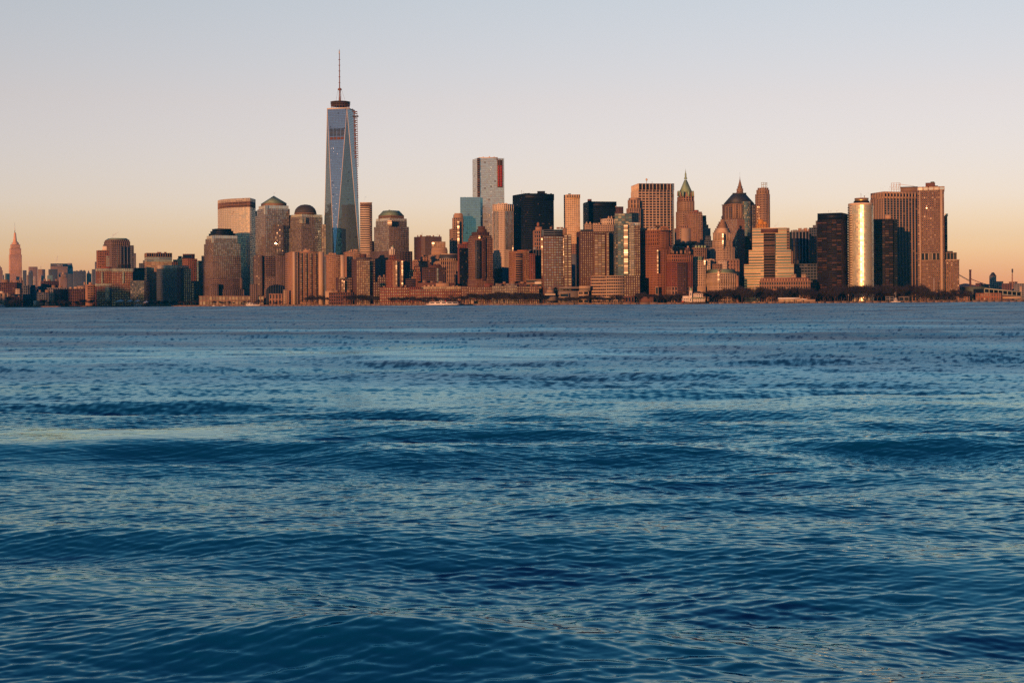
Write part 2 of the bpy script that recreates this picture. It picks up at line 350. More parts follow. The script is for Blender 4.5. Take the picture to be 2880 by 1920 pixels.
    def mast(s, px, y0, y1, r=0.35, o=15, m='steel', part='antenna'):
        Y = s.where(px, o, y0)[0]; a = at(px, y0, Y); b = at(px, y1, Y)
        s.anchor(a.x, a.y)
        s.one(part, m).bar((a.x, a.y, b.z), (a.x, a.y, a.z), (r * Y / F * 1.2, r * Y / F * 0.7), 6)
    def done(s):
        org = s.first
        for (part, m), mb in s.parts.items():
            if not mb.v: continue
            isw = m.startswith('glass')
            o = link(part, mb.mesh(part, m, org, rnd=isw), s.root)
            if isw and sum(len(b_) for a_, b_ in mb.f) > 1: o['kind'] = 'stuff'
        for part, m, mb, lab in s.single:
            o = link(part, mb.mesh(part, m, org, rnd=m.startswith('glass')), s.root)
            if lab: o['label'] = lab
        kids = {}
        for o in s.root.children: kids.setdefault(o.name.split('.')[0], []).append(o)
        for nm, tgt in SUBS.items():                                  # pieces that sit on one part go one level deeper
            p = next((kids[t][0] for t in tgt if t in kids), None)
            if p is not None:
                for o in kids.get(nm, []): o.parent = p
        return s

# ================================================================== BUILDINGS, from the far left of the view to the right
G = 'glass_dark'
# ---- the tall far stepped tower with a mast
b = B('skyscraper', 'far stepped stone skyscraper with a long needle mast, tallest thing near the left edge', 'skyscraper', 7700)
tw = st(2.8, 4, 0.66, 0.25, G, 0.4, 1.0, 0.5)
b.box(25, 28, 62, 770, tw, 'warm_stone', o=7690); b.box(25.5, 28.5, 61.5, 716, tw, 'warm_stone', bot=772); b.box(27, 30, 59.5, 698, tw, 'warm_stone', bot=718, o=7706)
b.box(29.5, 32, 57, 687, tw, 'warm_stone', bot=699, o=7710); b.box(33, 35.5, 53, 682, None, 'warm_stone', bot=688, o=7714, part='crown'); b.box(36, 38, 50, 679, None, 'warm_stone', bot=683, o=7716, part='crown')
b.lathe(42.2, 7735, [(5.6, 680), (4.6, 672), (3.6, 664), (3.2, 657), (2.0, 654)], 'warm_stone', 'mooring_mast', 8)
b.lathe(41.6, 7735, [(1.0, 656), (0.7, 645), (0.35, 638), (0.15, 625)], 'steel', 'spire', 6)
for sx_ in (): b.one('side_wing', 'warm_stone').prism([tuple(p) for p in b.ring(28 + sx_ * 28, None, 34 + sx_ * 28, 7680, 760)], GZ, at(40, 706, 7680).z)
b.done()
FAR = st(2.4, 3, 0.5, 0.45, G, 0.5, 1.0, 0.8)
def far(label, xl, xc, xr, top, m, Y, style=FAR, extra=None, name='office_tower', cat='tower'):
    b = B(name, label, cat, Y); b.box(xl, xc, xr, top, style, m, o=Y)
    if extra: extra(b)
    return b.done()
far('peach stepped tower cut off by the left edge of the picture', -12, None, 8, 760, 'tan_stone', 7300, extra=lambda b: (b.box(-12, None, 5.5, 752, FAR, 'tan_stone', bot=761), b.box(-12, None, 2, 748, None, 'tan_stone', bot=753)))
far('narrow grey tower just right of the peach tower at the left edge', 8.5, None, 12, 773, 'slate_wall', 7600)
far('low greenish glass block left of the mast skyscraper', 14, None, 28, 769, 'grey_stone', 7400, st(2.4, 2.4, 0.1, 0.2, 'glass_green'))
far('slim blue-grey tower directly right of the mast skyscraper', 64, None, 75, 760, 'slate_wall', 6600, FAR)
far('thin orange-lit tower between two slim dark towers', 76, None, 80, 773, 'tan_stone', 7000)
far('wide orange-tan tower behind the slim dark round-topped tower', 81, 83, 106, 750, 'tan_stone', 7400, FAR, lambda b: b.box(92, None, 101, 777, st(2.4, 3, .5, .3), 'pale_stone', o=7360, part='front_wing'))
far('slim dark slate tower with a rounded top', 80, None, 93, 765, 'slate_wall', 6700, FAR, lambda b: b.lathe(86.5, 6715, [(6, 766), (5, 763), (2.5, 761)], 'slate_wall', 'roof', 10))
far('two-sided slab tower, dark left and orange right, with a roof mast', 107, 118, 127, 757, 'tan_stone', 7200, FAR, lambda b: b.mast(115, 758, 749, .5))
far('pale stepped tan tower in front of the two-sided slab', 110, None, 128, 787, 'pale_stone', 6800, FAR, lambda b: (b.box(113, None, 124, 777, FAR, 'pale_stone', bot=788), b.box(116, None, 120, 773, None, 'pale_stone', bot=778)))
def letters(b):
    cu = bpy.data.curves.new('sign', 'FONT'); cu.body = 'MetLife'; cu.size = 1; cu.extrude = 0.05
    o = bpy.data.objects.new('tmp', cu); C.objects.link(o); bpy.context.view_layer.update()
    me = bpy.data.meshes.new_from_object(o.evaluated_get(bpy.context.evaluated_depsgraph_get())); bpy.data.objects.remove(o)
    Y = 7470; a = at(160.5, 747.3, Y); k = 15 * Y / F / 3.1
    me.transform(Matrix.Translation(a - b.first) @ Matrix.Rotation(math.atan2(165 - 1440, F) * -1, 4, 'Z') @ Matrix.Rotation(R(90), 4, 'X') @ Matrix.Scale(k, 4))
    me.materials.clear(); me.materials.append(MATS['white_paint']); link('sign_letters', me, b.root)
far('broad flat slab tower with a dark sign band, left of the slant-roofed tower', 142, None, 190, 749, 'tan_stone', 7500, FAR, lambda b: (b.box(142, None, 190, 741, None, 'slate_roof', bot=750, part='sign_band'), letters(b)))
b = B('office_tower', 'pale tower with a steep slanting roof, right of the sign-topped slab', 'tower', 7600)
b.box(190, None, 205.5, 754.5, FAR, 'white_panel')
rg = b.ring(190, None, 205.5, 7600, 750); z0, z1 = at(195, 754.5, 7600).z, at(195, 740, 7600).z
q0, q1, q2, q3 = [Vector(p) for p in rg]
b.mb('roof', 'grey_stone').prism([tuple(q0), tuple(q1), tuple(q2), tuple(q3)], z0 + .2, z1, [tuple(q0), tuple(q0 + (q1 - q0) * .8), tuple(q3 + (q2 - q3) * .8), tuple(q3)]); b.done()
far('dark square tower in front of the sign-topped slab', 137, 139, 162, 757, 'slate_wall', 6600)
far('pale blue curved tower left of the dark square tower', 133, None, 148, 774, 'grey_stone', 6400, st(2.4, 2.4, .1, .2, 'glass_blue'))
far('dark tower behind the pointed tan tower', 165, None, 191, 767, 'slate_wall', 6900)
far('tan stone tower with a pointed stepped top', 167, 169, 189, 779, 'tan_stone', 6300, FAR, lambda b: (b.box(171, None, 185, 771, FAR, 'tan_stone', bot=780), b.box(174, None, 182, 766, None, 'tan_stone', bot=772), b.lathe(178, 6330, [(2.5, 767), (.3, 761)], 'tan_stone', 'spire', 6)))
far('small dark tower left of the wide dark slab', 190, None, 206, 770, 'slate_wall', 6500)
far('wide dark flat-topped slab tower in the far midtown cluster', 206, 208, 242, 762, 'slate_wall', 6700, FAR, lambda b: b.clutter(210, 240, 762, 3, 20, 'slate_wall', (1, 3), (3, 8)))
far('dark pointed tower with an orange-lit right side', 244, 251, 257, 769, 'tan_stone', 6800, FAR, lambda b: b.lathe(249, 6830, [(4, 770), (2.5, 765), (.3, 760)], 'slate_wall', 'spire', 6))
far('dark tower just left of the red brick tower', 259, 261, 275, 757, 'slate_wall', 5600)
far('narrow blue-grey sliver of a tower behind the red brick tower', 267, None, 274, 736, 'grey_stone', 5200)
far('grey slab behind the gabled granite tower, at its right', 374, None, 383, 712, 'grey_stone', 4200)

# ---- low west-side buildings at the left
W1 = st(6.2, 7, 0.45, 0.45, G, 0.6)
def low(label, xl, xc, xr, top, m, o, style=W1, name='loft_building', cat='building', cl=0, cm='brown_stone', cap=None, extra=None, bot=None):
    b = B(name, label, cat, o); b.box(xl, xc, xr, top, style, m, cap=cap, bot=bot)
    if cl: b.clutter(xl + 3, xr - 3, top, cl, 10, cm)
    if extra: extra(b)
    return b.done()
low('brown brick loft with sheds on its roof, at the left edge of the picture', -30, 46, 61, 794, 'brown_brick', 420, st(5.6, 7, .4, .4), cl=5, extra=lambda b: b.box(4, None, 25, 786, None, 'brown_stone', bot=795, o=10, part='penthouse'))
low('tan low block right of the roof sheds, at the foot of the mast skyscraper', 45, None, 66, 788, 'tan_stone', 700, cl=1)
low('small pale block above the dark brick warehouse', 43, None, 56, 812, 'pale_stone', 250, st(4, 6, .6, .5))
low('pale blank-walled warehouse at the left edge above the seawall', -40, None, 24, 824, 'buff', 120, st(12, 12, .7, .6), cl=2, cm='pale_stone')
low('dark brick warehouse with a pale roof edge, behind the trees at left', 16, 20, 63, 835, 'dark_brick', 70, st(7, 7, .5, .5), cl=3, cap=(1.0, .4))
low('low pale roof structure on the rise behind the dark brick warehouse', 24, None, 62, 827, 'tan_brick', 190, None)
for i, (x0, x1, t, lab) in enumerate([(64, 84, 803, 'dark blue-grey loft left of a pair of similar lofts'), (84, 101, 807, 'dark loft with a recessed bay, middle of three lofts'), (100, 120, 812, 'long low dark loft with a skylight')]):
    low(lab, x0, x0 + 3, x1, t, 'slate_wall', 260 + 40 * i, st(5, 7, .5, .5), cl=2, cm='slate_wall')
low('dark brown flat loft below the tan pointed tower', 115, 118, 166, 790, 'dark_brick', 600, st(5, 6, .5, .4), cl=3)
low('low dark roofed block with a long parapet in the left cluster', 104, None, 142, 822, 'slate_wall', 150, st(6, 7, .5, .5), cl=2)
low('small tan building beside the brown brick archive block', 138, None, 153, 827, 'buff', 110, st(5, 7, .6, .5), cl=1, cm='buff')
low('dark block with a pale cornice behind the brown archive block', 130, None, 194, 809, 'grey_stone', 380, st(6, 7, .5, .5), cl=2)
low('brown brick archive block with plain walls', 150, 172, 194, 813, 'brown_brick', 130, st(6, 8, .7, .6), cap=(1.2, .4))
low('red-brown brick block with a light roofline, left of the open parking structure', 193, None, 241, 812, 'dark_brick', 140, st(6, 8, .6, .6), cap=(1.5, .5), cl=4, cm='buff')
low('small lit roof house above the red-brown block', 217, None, 241, 804, 'tan_stone', 300, None)
b = B('parking_structure', 'tan concrete structure with five rows of large dark openings', 'building', 150)
b.box(240, None, 271, 800, None, 'tan_brick')
b.box(246, None, 270, 803, st(6.6, 5.9, .25, .5, 'glass_black', .3, 1.2, 1.2), 'tan_brick', bot=841, o=-4, dep=6, part='deck'); b.clutter(232, 262, 800, 2, 10, 'tan_stone'); b.done()
low('small pale shed with a flat roof on the bank at left', 94, None, 105, 845, 'pale_stone', 25, None, 'shed', 'shed')
low('small shed with a red tarpaulin on the bank at left', 105, None, 127, 846, 'tan_brick', 30, None, 'shed', 'shed', extra=lambda b: b.box(111.5, None, 119, 842, None, 'red_paint', bot=848, o=-5, part='tarpaulin'))

# ---- brick complex with pale crowns and the gabled granite tower
b = B('office_tower', 'granite tower with a long green gabled roof and shoulders, far left of centre', 'tower', 165)
TG = st(5.6, 5.8, .5, .45, G, .6)
b.box(366, None, 377, 690, st(5, 6, .5, .4), 'slate_wall', o=20, part='back_wing')
b.box(294, 314, 372, 690, TG, 'pink_granite'); b.box(293, 313, 366, 678, TG, 'pink_granite', bot=691, o=6); b.box(295, 311, 364, 674, st(5.6, 5, .5, .4), 'pink_granite', bot=679, o=8, part='attic')
rg, z0, z1 = b.box(297, 312, 362, 673.5, None, 'pink_granite', bot=675, o=9, part='attic'); b.roof(rg, z1, z1 + 4.5 * .83, .78, 'sage_roof', over=0.6)
for k in range(4): b.one('pier', 'slate_wall').prism([tuple(p) for p in b.ring(329 + k * 9.5, None, 331.5 + k * 9.5, shore(340) + 167 - 4, 740)], at(340, 790, 3380).z, at(340, 694, 3380).z)
b.done()
BR = st(4.6, 7.2, .45, .5, G, .7)
b = B('apartment_tower', 'orange-red brick apartment tower with a white slanted penthouse, left of the gabled tower', 'tower', 150)
b.box(272, 276, 315, 704, BR, 'orange_brick', cap=(1.2, .4)); b.box(288, None, 315, 692, None, 'white_panel', bot=705, o=14, part='penthouse'); b.box(290, None, 311, 688, None, 'dark_roof', bot=693, o=17, part='roof')
b.box(298, None, 314, 719, st(4.5, 6, .15, .3, 'glass_mirror', .8), 'orange_brick', bot=750, o=-2, dep=4, part='bay', glz='window'); b.done()  # mirror-glass bay added for the patch of reflection on this wall
b = B('apartment_block', 'red brick apartment block with a pale crown floor, left of a stepped pair', 'apartments', 70)
PC = st(4.5, 6.4, .45, .45, 'glass_gold', .7); PW = st(5, 5, .3, .3, 'glass_mirror', .6)
b.box(270.5, 273, 316, 762, PC, 'red_brick'); b.box(270, 272.5, 316.5, 755, PW, 'pale_green_metal', bot=763, part='crown'); b.box(285, None, 314, 750, None, 'red_brick', bot=756, o=10, part='penthouse')
b.box(285, None, 289, 764, st(3, 6, .1, .3, 'glass_mirror'), 'pale_green_metal', bot=796, o=-2, dep=4, part='stair_bay'); b.done()
b = B('apartment_block', 'red brick apartment block with pale crown and large dark penthouse, right of a stepped pair', 'apartments', 74)
b.box(314, None, 373, 763, PC, 'red_brick'); b.box(314, None, 373, 755, PW, 'pale_green_metal', bot=764, part='crown'); b.box(331, None, 368, 743, st(8, 20, .1, .1, 'glass_black'), 'dark_brick', bot=756, o=10, part='penthouse')
b.box(344, None, 349, 764, st(3, 6, .1, .3, 'glass_mirror'), 'pale_green_metal', bot=796, o=-2, dep=4, part='stair_bay'); b.done()
b = B('apartment_block', 'long low red brick base block with a pale top band, beside the white pier tents', 'apartments', 40)
b.box(269, 271.5, 368, 804, PC, 'red_brick'); b.box(268.5, 271, 368.5, 797, PW, 'pale_green_metal', bot=805, part='crown')
for x0, x1 in ((296, 324), (324, 333), (343, 349)): b.box(x0, None, x1, 806, st(4.4, 6.4, .2, .3, 'glass_mirror'), 'grey_stone', bot=848, o=-2, dep=4, part='glazed_bay')
b.done()

# ---- around the striped and banded offices
low('small dark stepped building between the gabled tower and the gold-banded office', 391, None, 414, 740, 'slate_wall', 500, st(5, 6, .4, .4), extra=lambda b: b.box(402, None, 414, 732, None, 'slate_wall', bot=741))
low('low dark glass block left of the gold-banded office', 374, None, 412, 753, 'slate_wall', 330, st(4, 16, .3, .15, 'glass_black'), extra=lambda b: b.box(374, None, 408, 753.5, None, 'slate_wall', bot=756, o=-3, dep=3))
b = B('office_tower', 'office tower of gold glass bands under a dark louvred top floor', 'tower', 200)
GB = st(12, 5.4, .06, .42, 'glass_gold', .7)
b.box(407, 413, 484, 735, GB, 'tan_brick'); b.box(407, 413, 484, 722, st(16, 6.5, .05, .3, 'glass_mirror'), 'grey_stone', bot=736, part='upper_wall'); b.box(407, 413, 484, 711, st(6.5, 12, .25, .25, 'glass_black', pd=.9), 'brown_stone', bot=723, part='louvre_floor')
b.clutter(440, 470, 711, 2, 20, 'brown_brick', (2, 3)); b.done()
low('flat grey glass block in front of the gold-banded office', 367, 405, 421, 789, 'slate_wall', 70, st(4.5, 4.5, .15, .25, 'glass_navy', .15), cap=(1.2, .5))
low('low brown brick block in front of the gold-banded office', 446, None, 500, 736, 'brown_brick', 260, st(6, 6, .4, .4))
low('small tan block left of the red brick tower with a dark penthouse', 487, None, 502, 730, 'tan_brick', 380, None)
low('glassy greenish block between the tan block and the red brick tower', 499, None, 530, 727, 'grey_stone', 330, st(4.5, 5, .15, .2, 'glass_green', .8), cl=2, cm='slate_wall')
b = B('apartment_tower', 'red brick tower with lit windows and a dark windowless penthouse', 'tower', 290)
b.box(513, 529, 555, 727, st(6.4, 6.4, .45, .5, 'glass_gold', .8), 'red_brick'); b.box(514, None, 548, 714, None, 'dark_brick', bot=728, o=10, part='penthouse'); b.box(514, None, 541, 717, st(20, 8, .1, .1, 'glass_black'), 'dark_brick', bot=726, o=6, part='penthouse')
b.box(554, None, 558.5, 736, st(4, 5, .1, .4, 'glass_blue', 1), 'grey_stone', bot=800, o=-2, dep=6, part='balcony_stack'); b.done()
low('thin tan striped tower left of the dark-crowned granite tower', 556, None, 569, 733, 'tan_brick', 420, st(4, 5, .4, .4))
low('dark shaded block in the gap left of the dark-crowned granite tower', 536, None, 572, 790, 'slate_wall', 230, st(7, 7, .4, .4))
b = B('office_building', 'blue-glass and tan office building with a pale louvred crown', 'office', 60)
b.box(441, 498, 538, 755, st(4.6, 5.2, .18, .3, 'glass_navy', .3, sm='slate_wall', pm='slate_wall'), 'slate_wall'); b.box(498, None, 538.5, 755, st(6, 6, .55, .5, 'glass_gold', .8), 'brown_stone', dep=30, part='right_wall', o=-1)
b.box(443, 498, 531, 745.5, st(2.6, 9.5, .5, .1, 'glass_mirror'), 'pale_stone', bot=756, o=6, part='crown')
b.box(517, None, 546, 795, st(7, 7, .5, .5, 'glass_gold', .9), 'brown_stone', o=-8, dep=30, part='lower_wing'); b.done()

# ---- granite towers with glass tops
def granite(style_low, lo): pass
WG = st(5.7, 5.6, .22, .22, 'glass_mirror', .45, .3, .3); WL = st(5.7, 5.6, .55, .52, G, .5, .4, .4); WM = st(5.7, 5.6, .36, .36, 'glass_mirror', .5, .4, .4)
b = B('office_tower', 'stepped granite tower with a black stepped flat crown, left of the curved gold tower', 'tower', 130)
b.box(566, 597, 686, 814, WL, 'pink_granite'); b.box(566.5, 597.5, 681, 782, WL, 'pink_granite', bot=815, o=3); b.box(566.5, 598, 678, 738, WM, 'pink_granite', bot=783, o=6); b.box(567, 598, 676.5, 717, WM, 'pink_granite', bot=739, o=8)
b.box(574, 600, 676, 684, WG, 'pink_granite', bot=718, o=14); b.box(578, 602, 668, 670, WG, 'pink_granite', bot=685, o=20); b.box(582, 603, 667, 661.5, st(5.7, 10, .1, .05, 'glass_silver'), 'pale_green_metal', bot=671, o=24, part='glass_crown')
b.box(587, 608, 661, 655, None, 'black_metal', bot=662, o=30, part='crown'); b.box(591.5, 611, 656, 648.5, None, 'black_metal', bot=656, o=34, part='crown'); b.box(596.5, 614, 651, 642.5, None, 'black_metal', bot=649, o=38, part='crown')
b.box(597, None, 603, 662, st(6, 9, .1, .1, 'glass_silver'), 'pale_green_metal', bot=683, o=16, dep=5, part='corner_glint')  # glass panel added to glint where the corner is notched
b.box(590, 592, 614, 798, st(5.5, 6, .55, .5), 'pink_granite', o=-12, part='front_wing')
for k, (x, t) in enumerate([(686, 814), (681, 782)]): b.box(x - 6, None, x, t, WL, 'pink_granite', bot=t + 30, o=0, dep=20, part='side_step')
b.done()
b = B('winter_garden_podium', 'long low granite arcade with glowing arched windows below the dark-crowned tower', 'building', 60)
b.box(560, None, 742, 832, st(9, 12, .3, .35, 'glass_gold', .6), 'brown_stone', cap=(1.2, .5)); b.done()
b = B('skyscraper', 'curved tower of gold glass bands, its right edge blazing in the sun', 'skyscraper', 320)
# arc, normals turning from far left to the sun bisector
aL, aR = at(613.5, 700, dist(613, 345)), at(703, 700, dist(703, 318)); pts = []
ch = (aR - aL).xy; nn = Vector((ch.y, -ch.x)).normalized()
for i in range(15):
    t = i / 14; pts.append(aL.xy + ch * t + nn * 17 * 4 * t * (1 - t) * (1.25 - .5 * t))
ringp = pts + [aR.xy + Vector((4, 50)), aL.xy + Vector((2, 50))]
zt = lambda py: at(660, py, dist(660, 320)).z
gs = st(6, 5.05, .12, .34, 'glass_gilded', .3, .35, .5, sm='white_panel', pm='white_panel')
b.extr(ringp, GZ, zt(585), gs, 'tan_stone', px2m=.83); b.extr(ringp, zt(585) + .1, zt(569), st(3.5, 6.5, .25, .2, 'glass_bronze'), 'tan_brick', part='louvre_band', px2m=.83); b.extr(ringp, zt(569) + .1, zt(559.5), st(6, 5, .12, .3, 'glass_gold', sm='white_panel', pm='white_panel'), 'tan_stone', part='upper_wall', px2m=.83)
b.bay(699.5, 704.5, 561, 800, 300, 'glass_glint', 5.05, 'corner_glass'); b.done()
low('striped stone slab behind the curved gold tower, at its right shoulder', 700, None, 724, 593, 'tan_stone', 400, st(3.9, 6, .5, .1, G, .5, .9), 'office_tower', 'tower')
low('low brown granite block beside the dark winter garden gap', 703, None, 725, 799, 'pink_granite', 110, st(5, 6, .55, .5))

b = B('office_tower', 'granite and glass tower with a green pyramid roof, steam rising from the tip', 'tower', 240)
b.box(712, 747, 806, 812, WL, 'pink_granite'); b.box(712.5, 747, 804, 720, st(5.7, 5.6, .3, .32, 'glass_dark', 1.1, .3, .3), 'pink_granite', bot=813, o=3)
b.box(719, 747, 813, 604, st(5.7, 5.6, .22, .24, 'glass_mirror', .5, .3, .3), 'pink_granite', bot=721, o=14); b.box(724, 749, 815, 586, WG, 'pink_granite', bot=605, o=18); b.box(728, 750, 811.5, 577, st(5.7, 10, .1, .05, 'glass_silver'), 'pale_green_metal', bot=587, o=22, part='glass_crown')
rg, z0, z1 = b.box(734, 754, 806, 570.5, None, 'brown_stone', bot=578, o=28, part='attic'); b.roof(rg, z1, z1 + 23 * dist(770, 240) / F, 0, 'sage_roof', over=.8)
b.box(746, None, 754, 578, st(8, 9, .1, .1, 'glass_silver'), 'pale_green_metal', bot=603, o=14, dep=5, part='corner_glint')
b.box(776, 778, 804, 719, WL, 'pink_granite', o=-10, part='front_wing'); b.box(715, 736, 741, 718, WL, 'pink_granite', o=-14, part='front_wing'); b.box(745, None, 806, 778, WL, 'pink_granite', o=-18, dep=20, part='front_wing')
b.bay(774, 797, 632, 716, -2, 'glass_dark', 4.2, cols=6, j=1.9); b.done()  # panel of panes added for the cluster of sun glints
b = B('office_tower', 'granite and glass tower under a round dark dome', 'tower', 330)
b.box(806, 848, 909, 640, WG, 'pink_granite', o=3); b.box(905, None, 917, 631, st(5.7, 5.6, .22, .22, 'glass_gold', .6), 'pink_granite', o=-4, dep=34, part='side_step'); b.box(809, 848, 907, 609, WG, 'pink_granite', bot=641, o=8); b.box(812.5, 849, 906, 602, st(5.7, 10, .1, .05, 'glass_silver'), 'pale_green_metal', bot=610, o=11, part='glass_crown')
k = dist(859, 370) / F
b.lathe(859, 370, [(31.5, 602.5), (31.5, 600)], 'brown_stone', 'drum', 28); b.lathe(859, 370, [(31, 601), (30, 594), (26.5, 587), (21, 581.5), (13, 577), (4, 575.5), (.2, 575.3)], 'dark_roof', 'dome', 28)
b.box(844, None, 851, 610, st(8, 9, .1, .1, 'glass_gold'), 'pale_green_metal', bot=628, o=0, dep=5, part='corner_glint'); b.box(841, None, 860, 611, st(4.5, 6, .2, .2, 'glass_gold', .4), 'pink_granite', bot=629, o=2, dep=5, part='corner_glint'); b.done()
b = B('winter_garden', 'dark glass barrel-vaulted winter garden behind leafless trees', 'building', 150)
x0, x1 = at(748, 815, dist(775, 150)), at(803, 815, dist(775, 150)); n = 12; hw = (x1.x - x0.x) / 2; cx = (x0.x + x1.x) / 2; zb = at(775, 820, dist(775, 150)).z; zt_ = at(775, 800, dist(775, 150)).z
v = []; 
for yy in (x0.y, x0.y + 60):
    v += [(cx - hw, yy, GZ), (cx + hw, yy, GZ)] + [(cx + hw * math.cos(math.pi * i / n), yy, zb + (zt_ - zb) * math.sin(math.pi * i / n)) for i in range(n + 1)]
m_ = n + 3; b.anchor(cx, x0.y)
ringi = [0, 1] + list(range(2, m_)); b.mb('glass_vault', 'glass_black').poly(v, [tuple(ringi)] + [tuple(m_ + i for i in reversed(ringi))] + [(ringi[i], m_ + ringi[i], m_ + ringi[(i + 1) % m_], ringi[(i + 1) % m_]) for i in range(m_)])
for i in range(1, n): b.one('rib', 'slate_wall').bar((cx + hw * math.cos(math.pi * i / n), x0.y - .3, GZ + 3), (cx + hw * math.cos(math.pi * i / n), x0.y - .3, zb + (zt_ - zb) * math.sin(math.pi * i / n)), .4)
b.done()
low('low tan pavilion in front of the dark winter garden', 757, None, 801, 826, 'tan_brick', 70, st(8, 20, .6, .3), cap=(.8, .5))
low('small pinkish stone house left of the tan apartment slab', 797, None, 806, 815, 'buff', 40, st(4, 6, .6, .5))

# ---- the tallest tower
Y = 3120.0; b = B('skyscraper', 'tallest glass tower with tapering triangular faces and a long spire', 'skyscraper', 3120)
c0 = at(958.5, 760, Y + 20); c1 = at(958.5, 500, Y + 20); cx, cy = c0.x, Y + 42; s_ = 62 / 2
th = R(23.5) - math.atan2(962 - 1440, F)
def sq(h, a): return [Vector((cx + h * math.sqrt(2) * math.cos(a + R(225) + i * R(90)), cy + h * math.sqrt(2) * math.sin(a + R(225) + i * R(90)))) for i in range(4)]
lo = sq(s_, th); tp = sq(s_ / math.sqrt(2) * 1.06, th + R(45)); tp = tp[-1:] + tp[:-1]
# top corners lie between neighbouring bottom corners
zb, zr = at(962, 745, Y).z, at(946, 303.5, Y).z
b.anchor(cx, cy); b.mb('base', 'slate_wall').prism([tuple(p) for p in lo], GZ, zb)
def mid(i): return min(tp, key=lambda t: (t - (lo[i] + lo[(i + 1) % 4]) / 2).length)
core = b.mb('wall', 'slate_wall'); vs = [(p.x, p.y, zb) for p in lo] + [(mid(i).x, mid(i).y, zr) for i in range(4)]
core.poly(vs, [(i, (i + 1) % 4, 4 + i) for i in range(4)] + [(i, 4 + i, 4 + (i + 3) % 4) for i in range(4)] + [(4, 5, 6, 7)])
NF = 92
def tri_face(A, Bp, Cp, m, part):
    """A,Bp: the horizontal edge, Cp the apex; panes floor by floor"""
    A, Bp, Cp = Vector(A), Vector(Bp), Vector(Cp); n = (Bp - A).cross(Cp - A).normalized()
    if n.y > 0: n = -n
    if n.dot(-A) < 0: return
    q = []
    for k in range(NF):
        t0, t1 = (k + .06) / NF, (k + .94) / NF
        l0, r0, l1, r1 = A.lerp(Cp, t0), Bp.lerp(Cp, t0), A.lerp(Cp, t1), Bp.lerp(Cp, t1)
        nx = max(1, round((r0 - l0).length / 3.6))
        if (r0 - l0).length < .8: continue
        for i in range(nx):
            e = .04; u0, u1 = (i + e) / nx, (i + 1 - e) / nx
            cs = [l0.lerp(r0, u0), l0.lerp(r0, u1), l1.lerp(r1, u1), l1.lerp(r1, u0)]
            tx, tz = random.gauss(0, .004), random.gauss(0, .003)
            offs = [.22 + sgn * tx * 1.5 + sg2 * tz * 2 for sgn, sg2 in ((-1, -1), (1, -1), (1, 1), (-1, 1))]
            pts = [p + n * o for p, o in zip(cs, offs)]
            if (pts[1] - pts[0]).cross(pts[3] - pts[0]).dot(n) < 0: pts = pts[::-1]
            q.append(pts)
    if q: b.mb(part, m).quads(q, [random.random() for _ in q])
for i in range(4):
    tri_face(vs[i], vs[(i + 1) % 4], vs[4 + i], 'glass_blue', 'window'); tri_face(vs[4 + i], vs[4 + (i + 3) % 4], vs[i], 'glass_blue', 'window')
for i in range(4):
    for e in ((i, 4 + i), (i, 4 + (i + 3) % 4)):
        b.one('edge_strip', 'white_panel').bar(vs[e[0]], vs[e[1]], 0.75, 4)
tpz = lambda py: at(955, py, Y).z
trg = [vs[4 + i][:2] for i in range(4)]
tc_ = Vector((sum(p[0] for p in trg) / 4, sum(p[1] for p in trg) / 4))
big = [tuple(tc_ + (Vector(p) - tc_) * 1.03) for p in trg]
b.mb('parapet', 'white_panel').prism(big, zr + .02, tpz(300))
# mechanical louvres on the front top-edge face
A, Bp, Cp = [Vector(vs[j]) for j in (5, 4, 1)] if False else (None, None, None)
front = None
for i in range(4):
    tA, tB, ap = Vector(vs[4 + (i + 3) % 4]), Vector(vs[4 + i]), Vector(vs[i])
    n = (tB - tA).cross(ap - tA).normalized()
    if n.y > 0: n = -n
    if front is None or n.y < front[3].y: front = (tA, tB, ap, n)
tA, tB, ap, n = front
if tA.x > tB.x: tA, tB = tB, tA
def on_face(u, t): return tA.lerp(ap, t).lerp(tB.lerp(ap, t), u) + n * .5
for (t0, t1, m) in ((.125, .175, 'slate_roof'), (.18, .198, 'brown_brick')):
    for k in range(4):
        u0, u1 = .08 + k * .225, .08 + k * .225 + .19
        if m == 'slate_roof':
            for j in range(4):
                a0, a1 = u0 + (u1 - u0) * (j + .15) / 4, u0 + (u1 - u0) * (j + .8) / 4
                P = [on_face(a0, t1), on_face(a1, t1), on_face(a1, t0), on_face(a0, t0)]
                b.one('louvre', m).poly([tuple(p) for p in P] + [tuple(p - n * .4) for p in P], [(0, 1, 2, 3), (4, 7, 6, 5), (0, 4, 5, 1), (1, 5, 6, 2), (2, 6, 7, 3), (3, 7, 4, 0)])
        else:
            P = [on_face(u0, t1), on_face(u1, t1), on_face(u1, t0), on_face(u0, t0)]
            b.one('bare_panel', m).poly([tuple(p) for p in P] + [tuple(p - n * .4) for p in P], [(0, 1, 2, 3), (4, 7, 6, 5), (0, 4, 5, 1), (1, 5, 6, 2), (2, 6, 7, 3), (3, 7, 4, 0)])
# work lights behind the glass
for k in range(26):
    u, t = (random.choice([.12, .3, .5, .62, .8]) + random.gauss(0, .02), random.uniform(.2, .8)); p = on_face(u, t)
    b.mb('work_light', 'work_lamp').quads([[p, p + Vector((.55, 0, 0)), p + Vector((.55, 0, .55)), p + Vector((0, 0, .55))]])
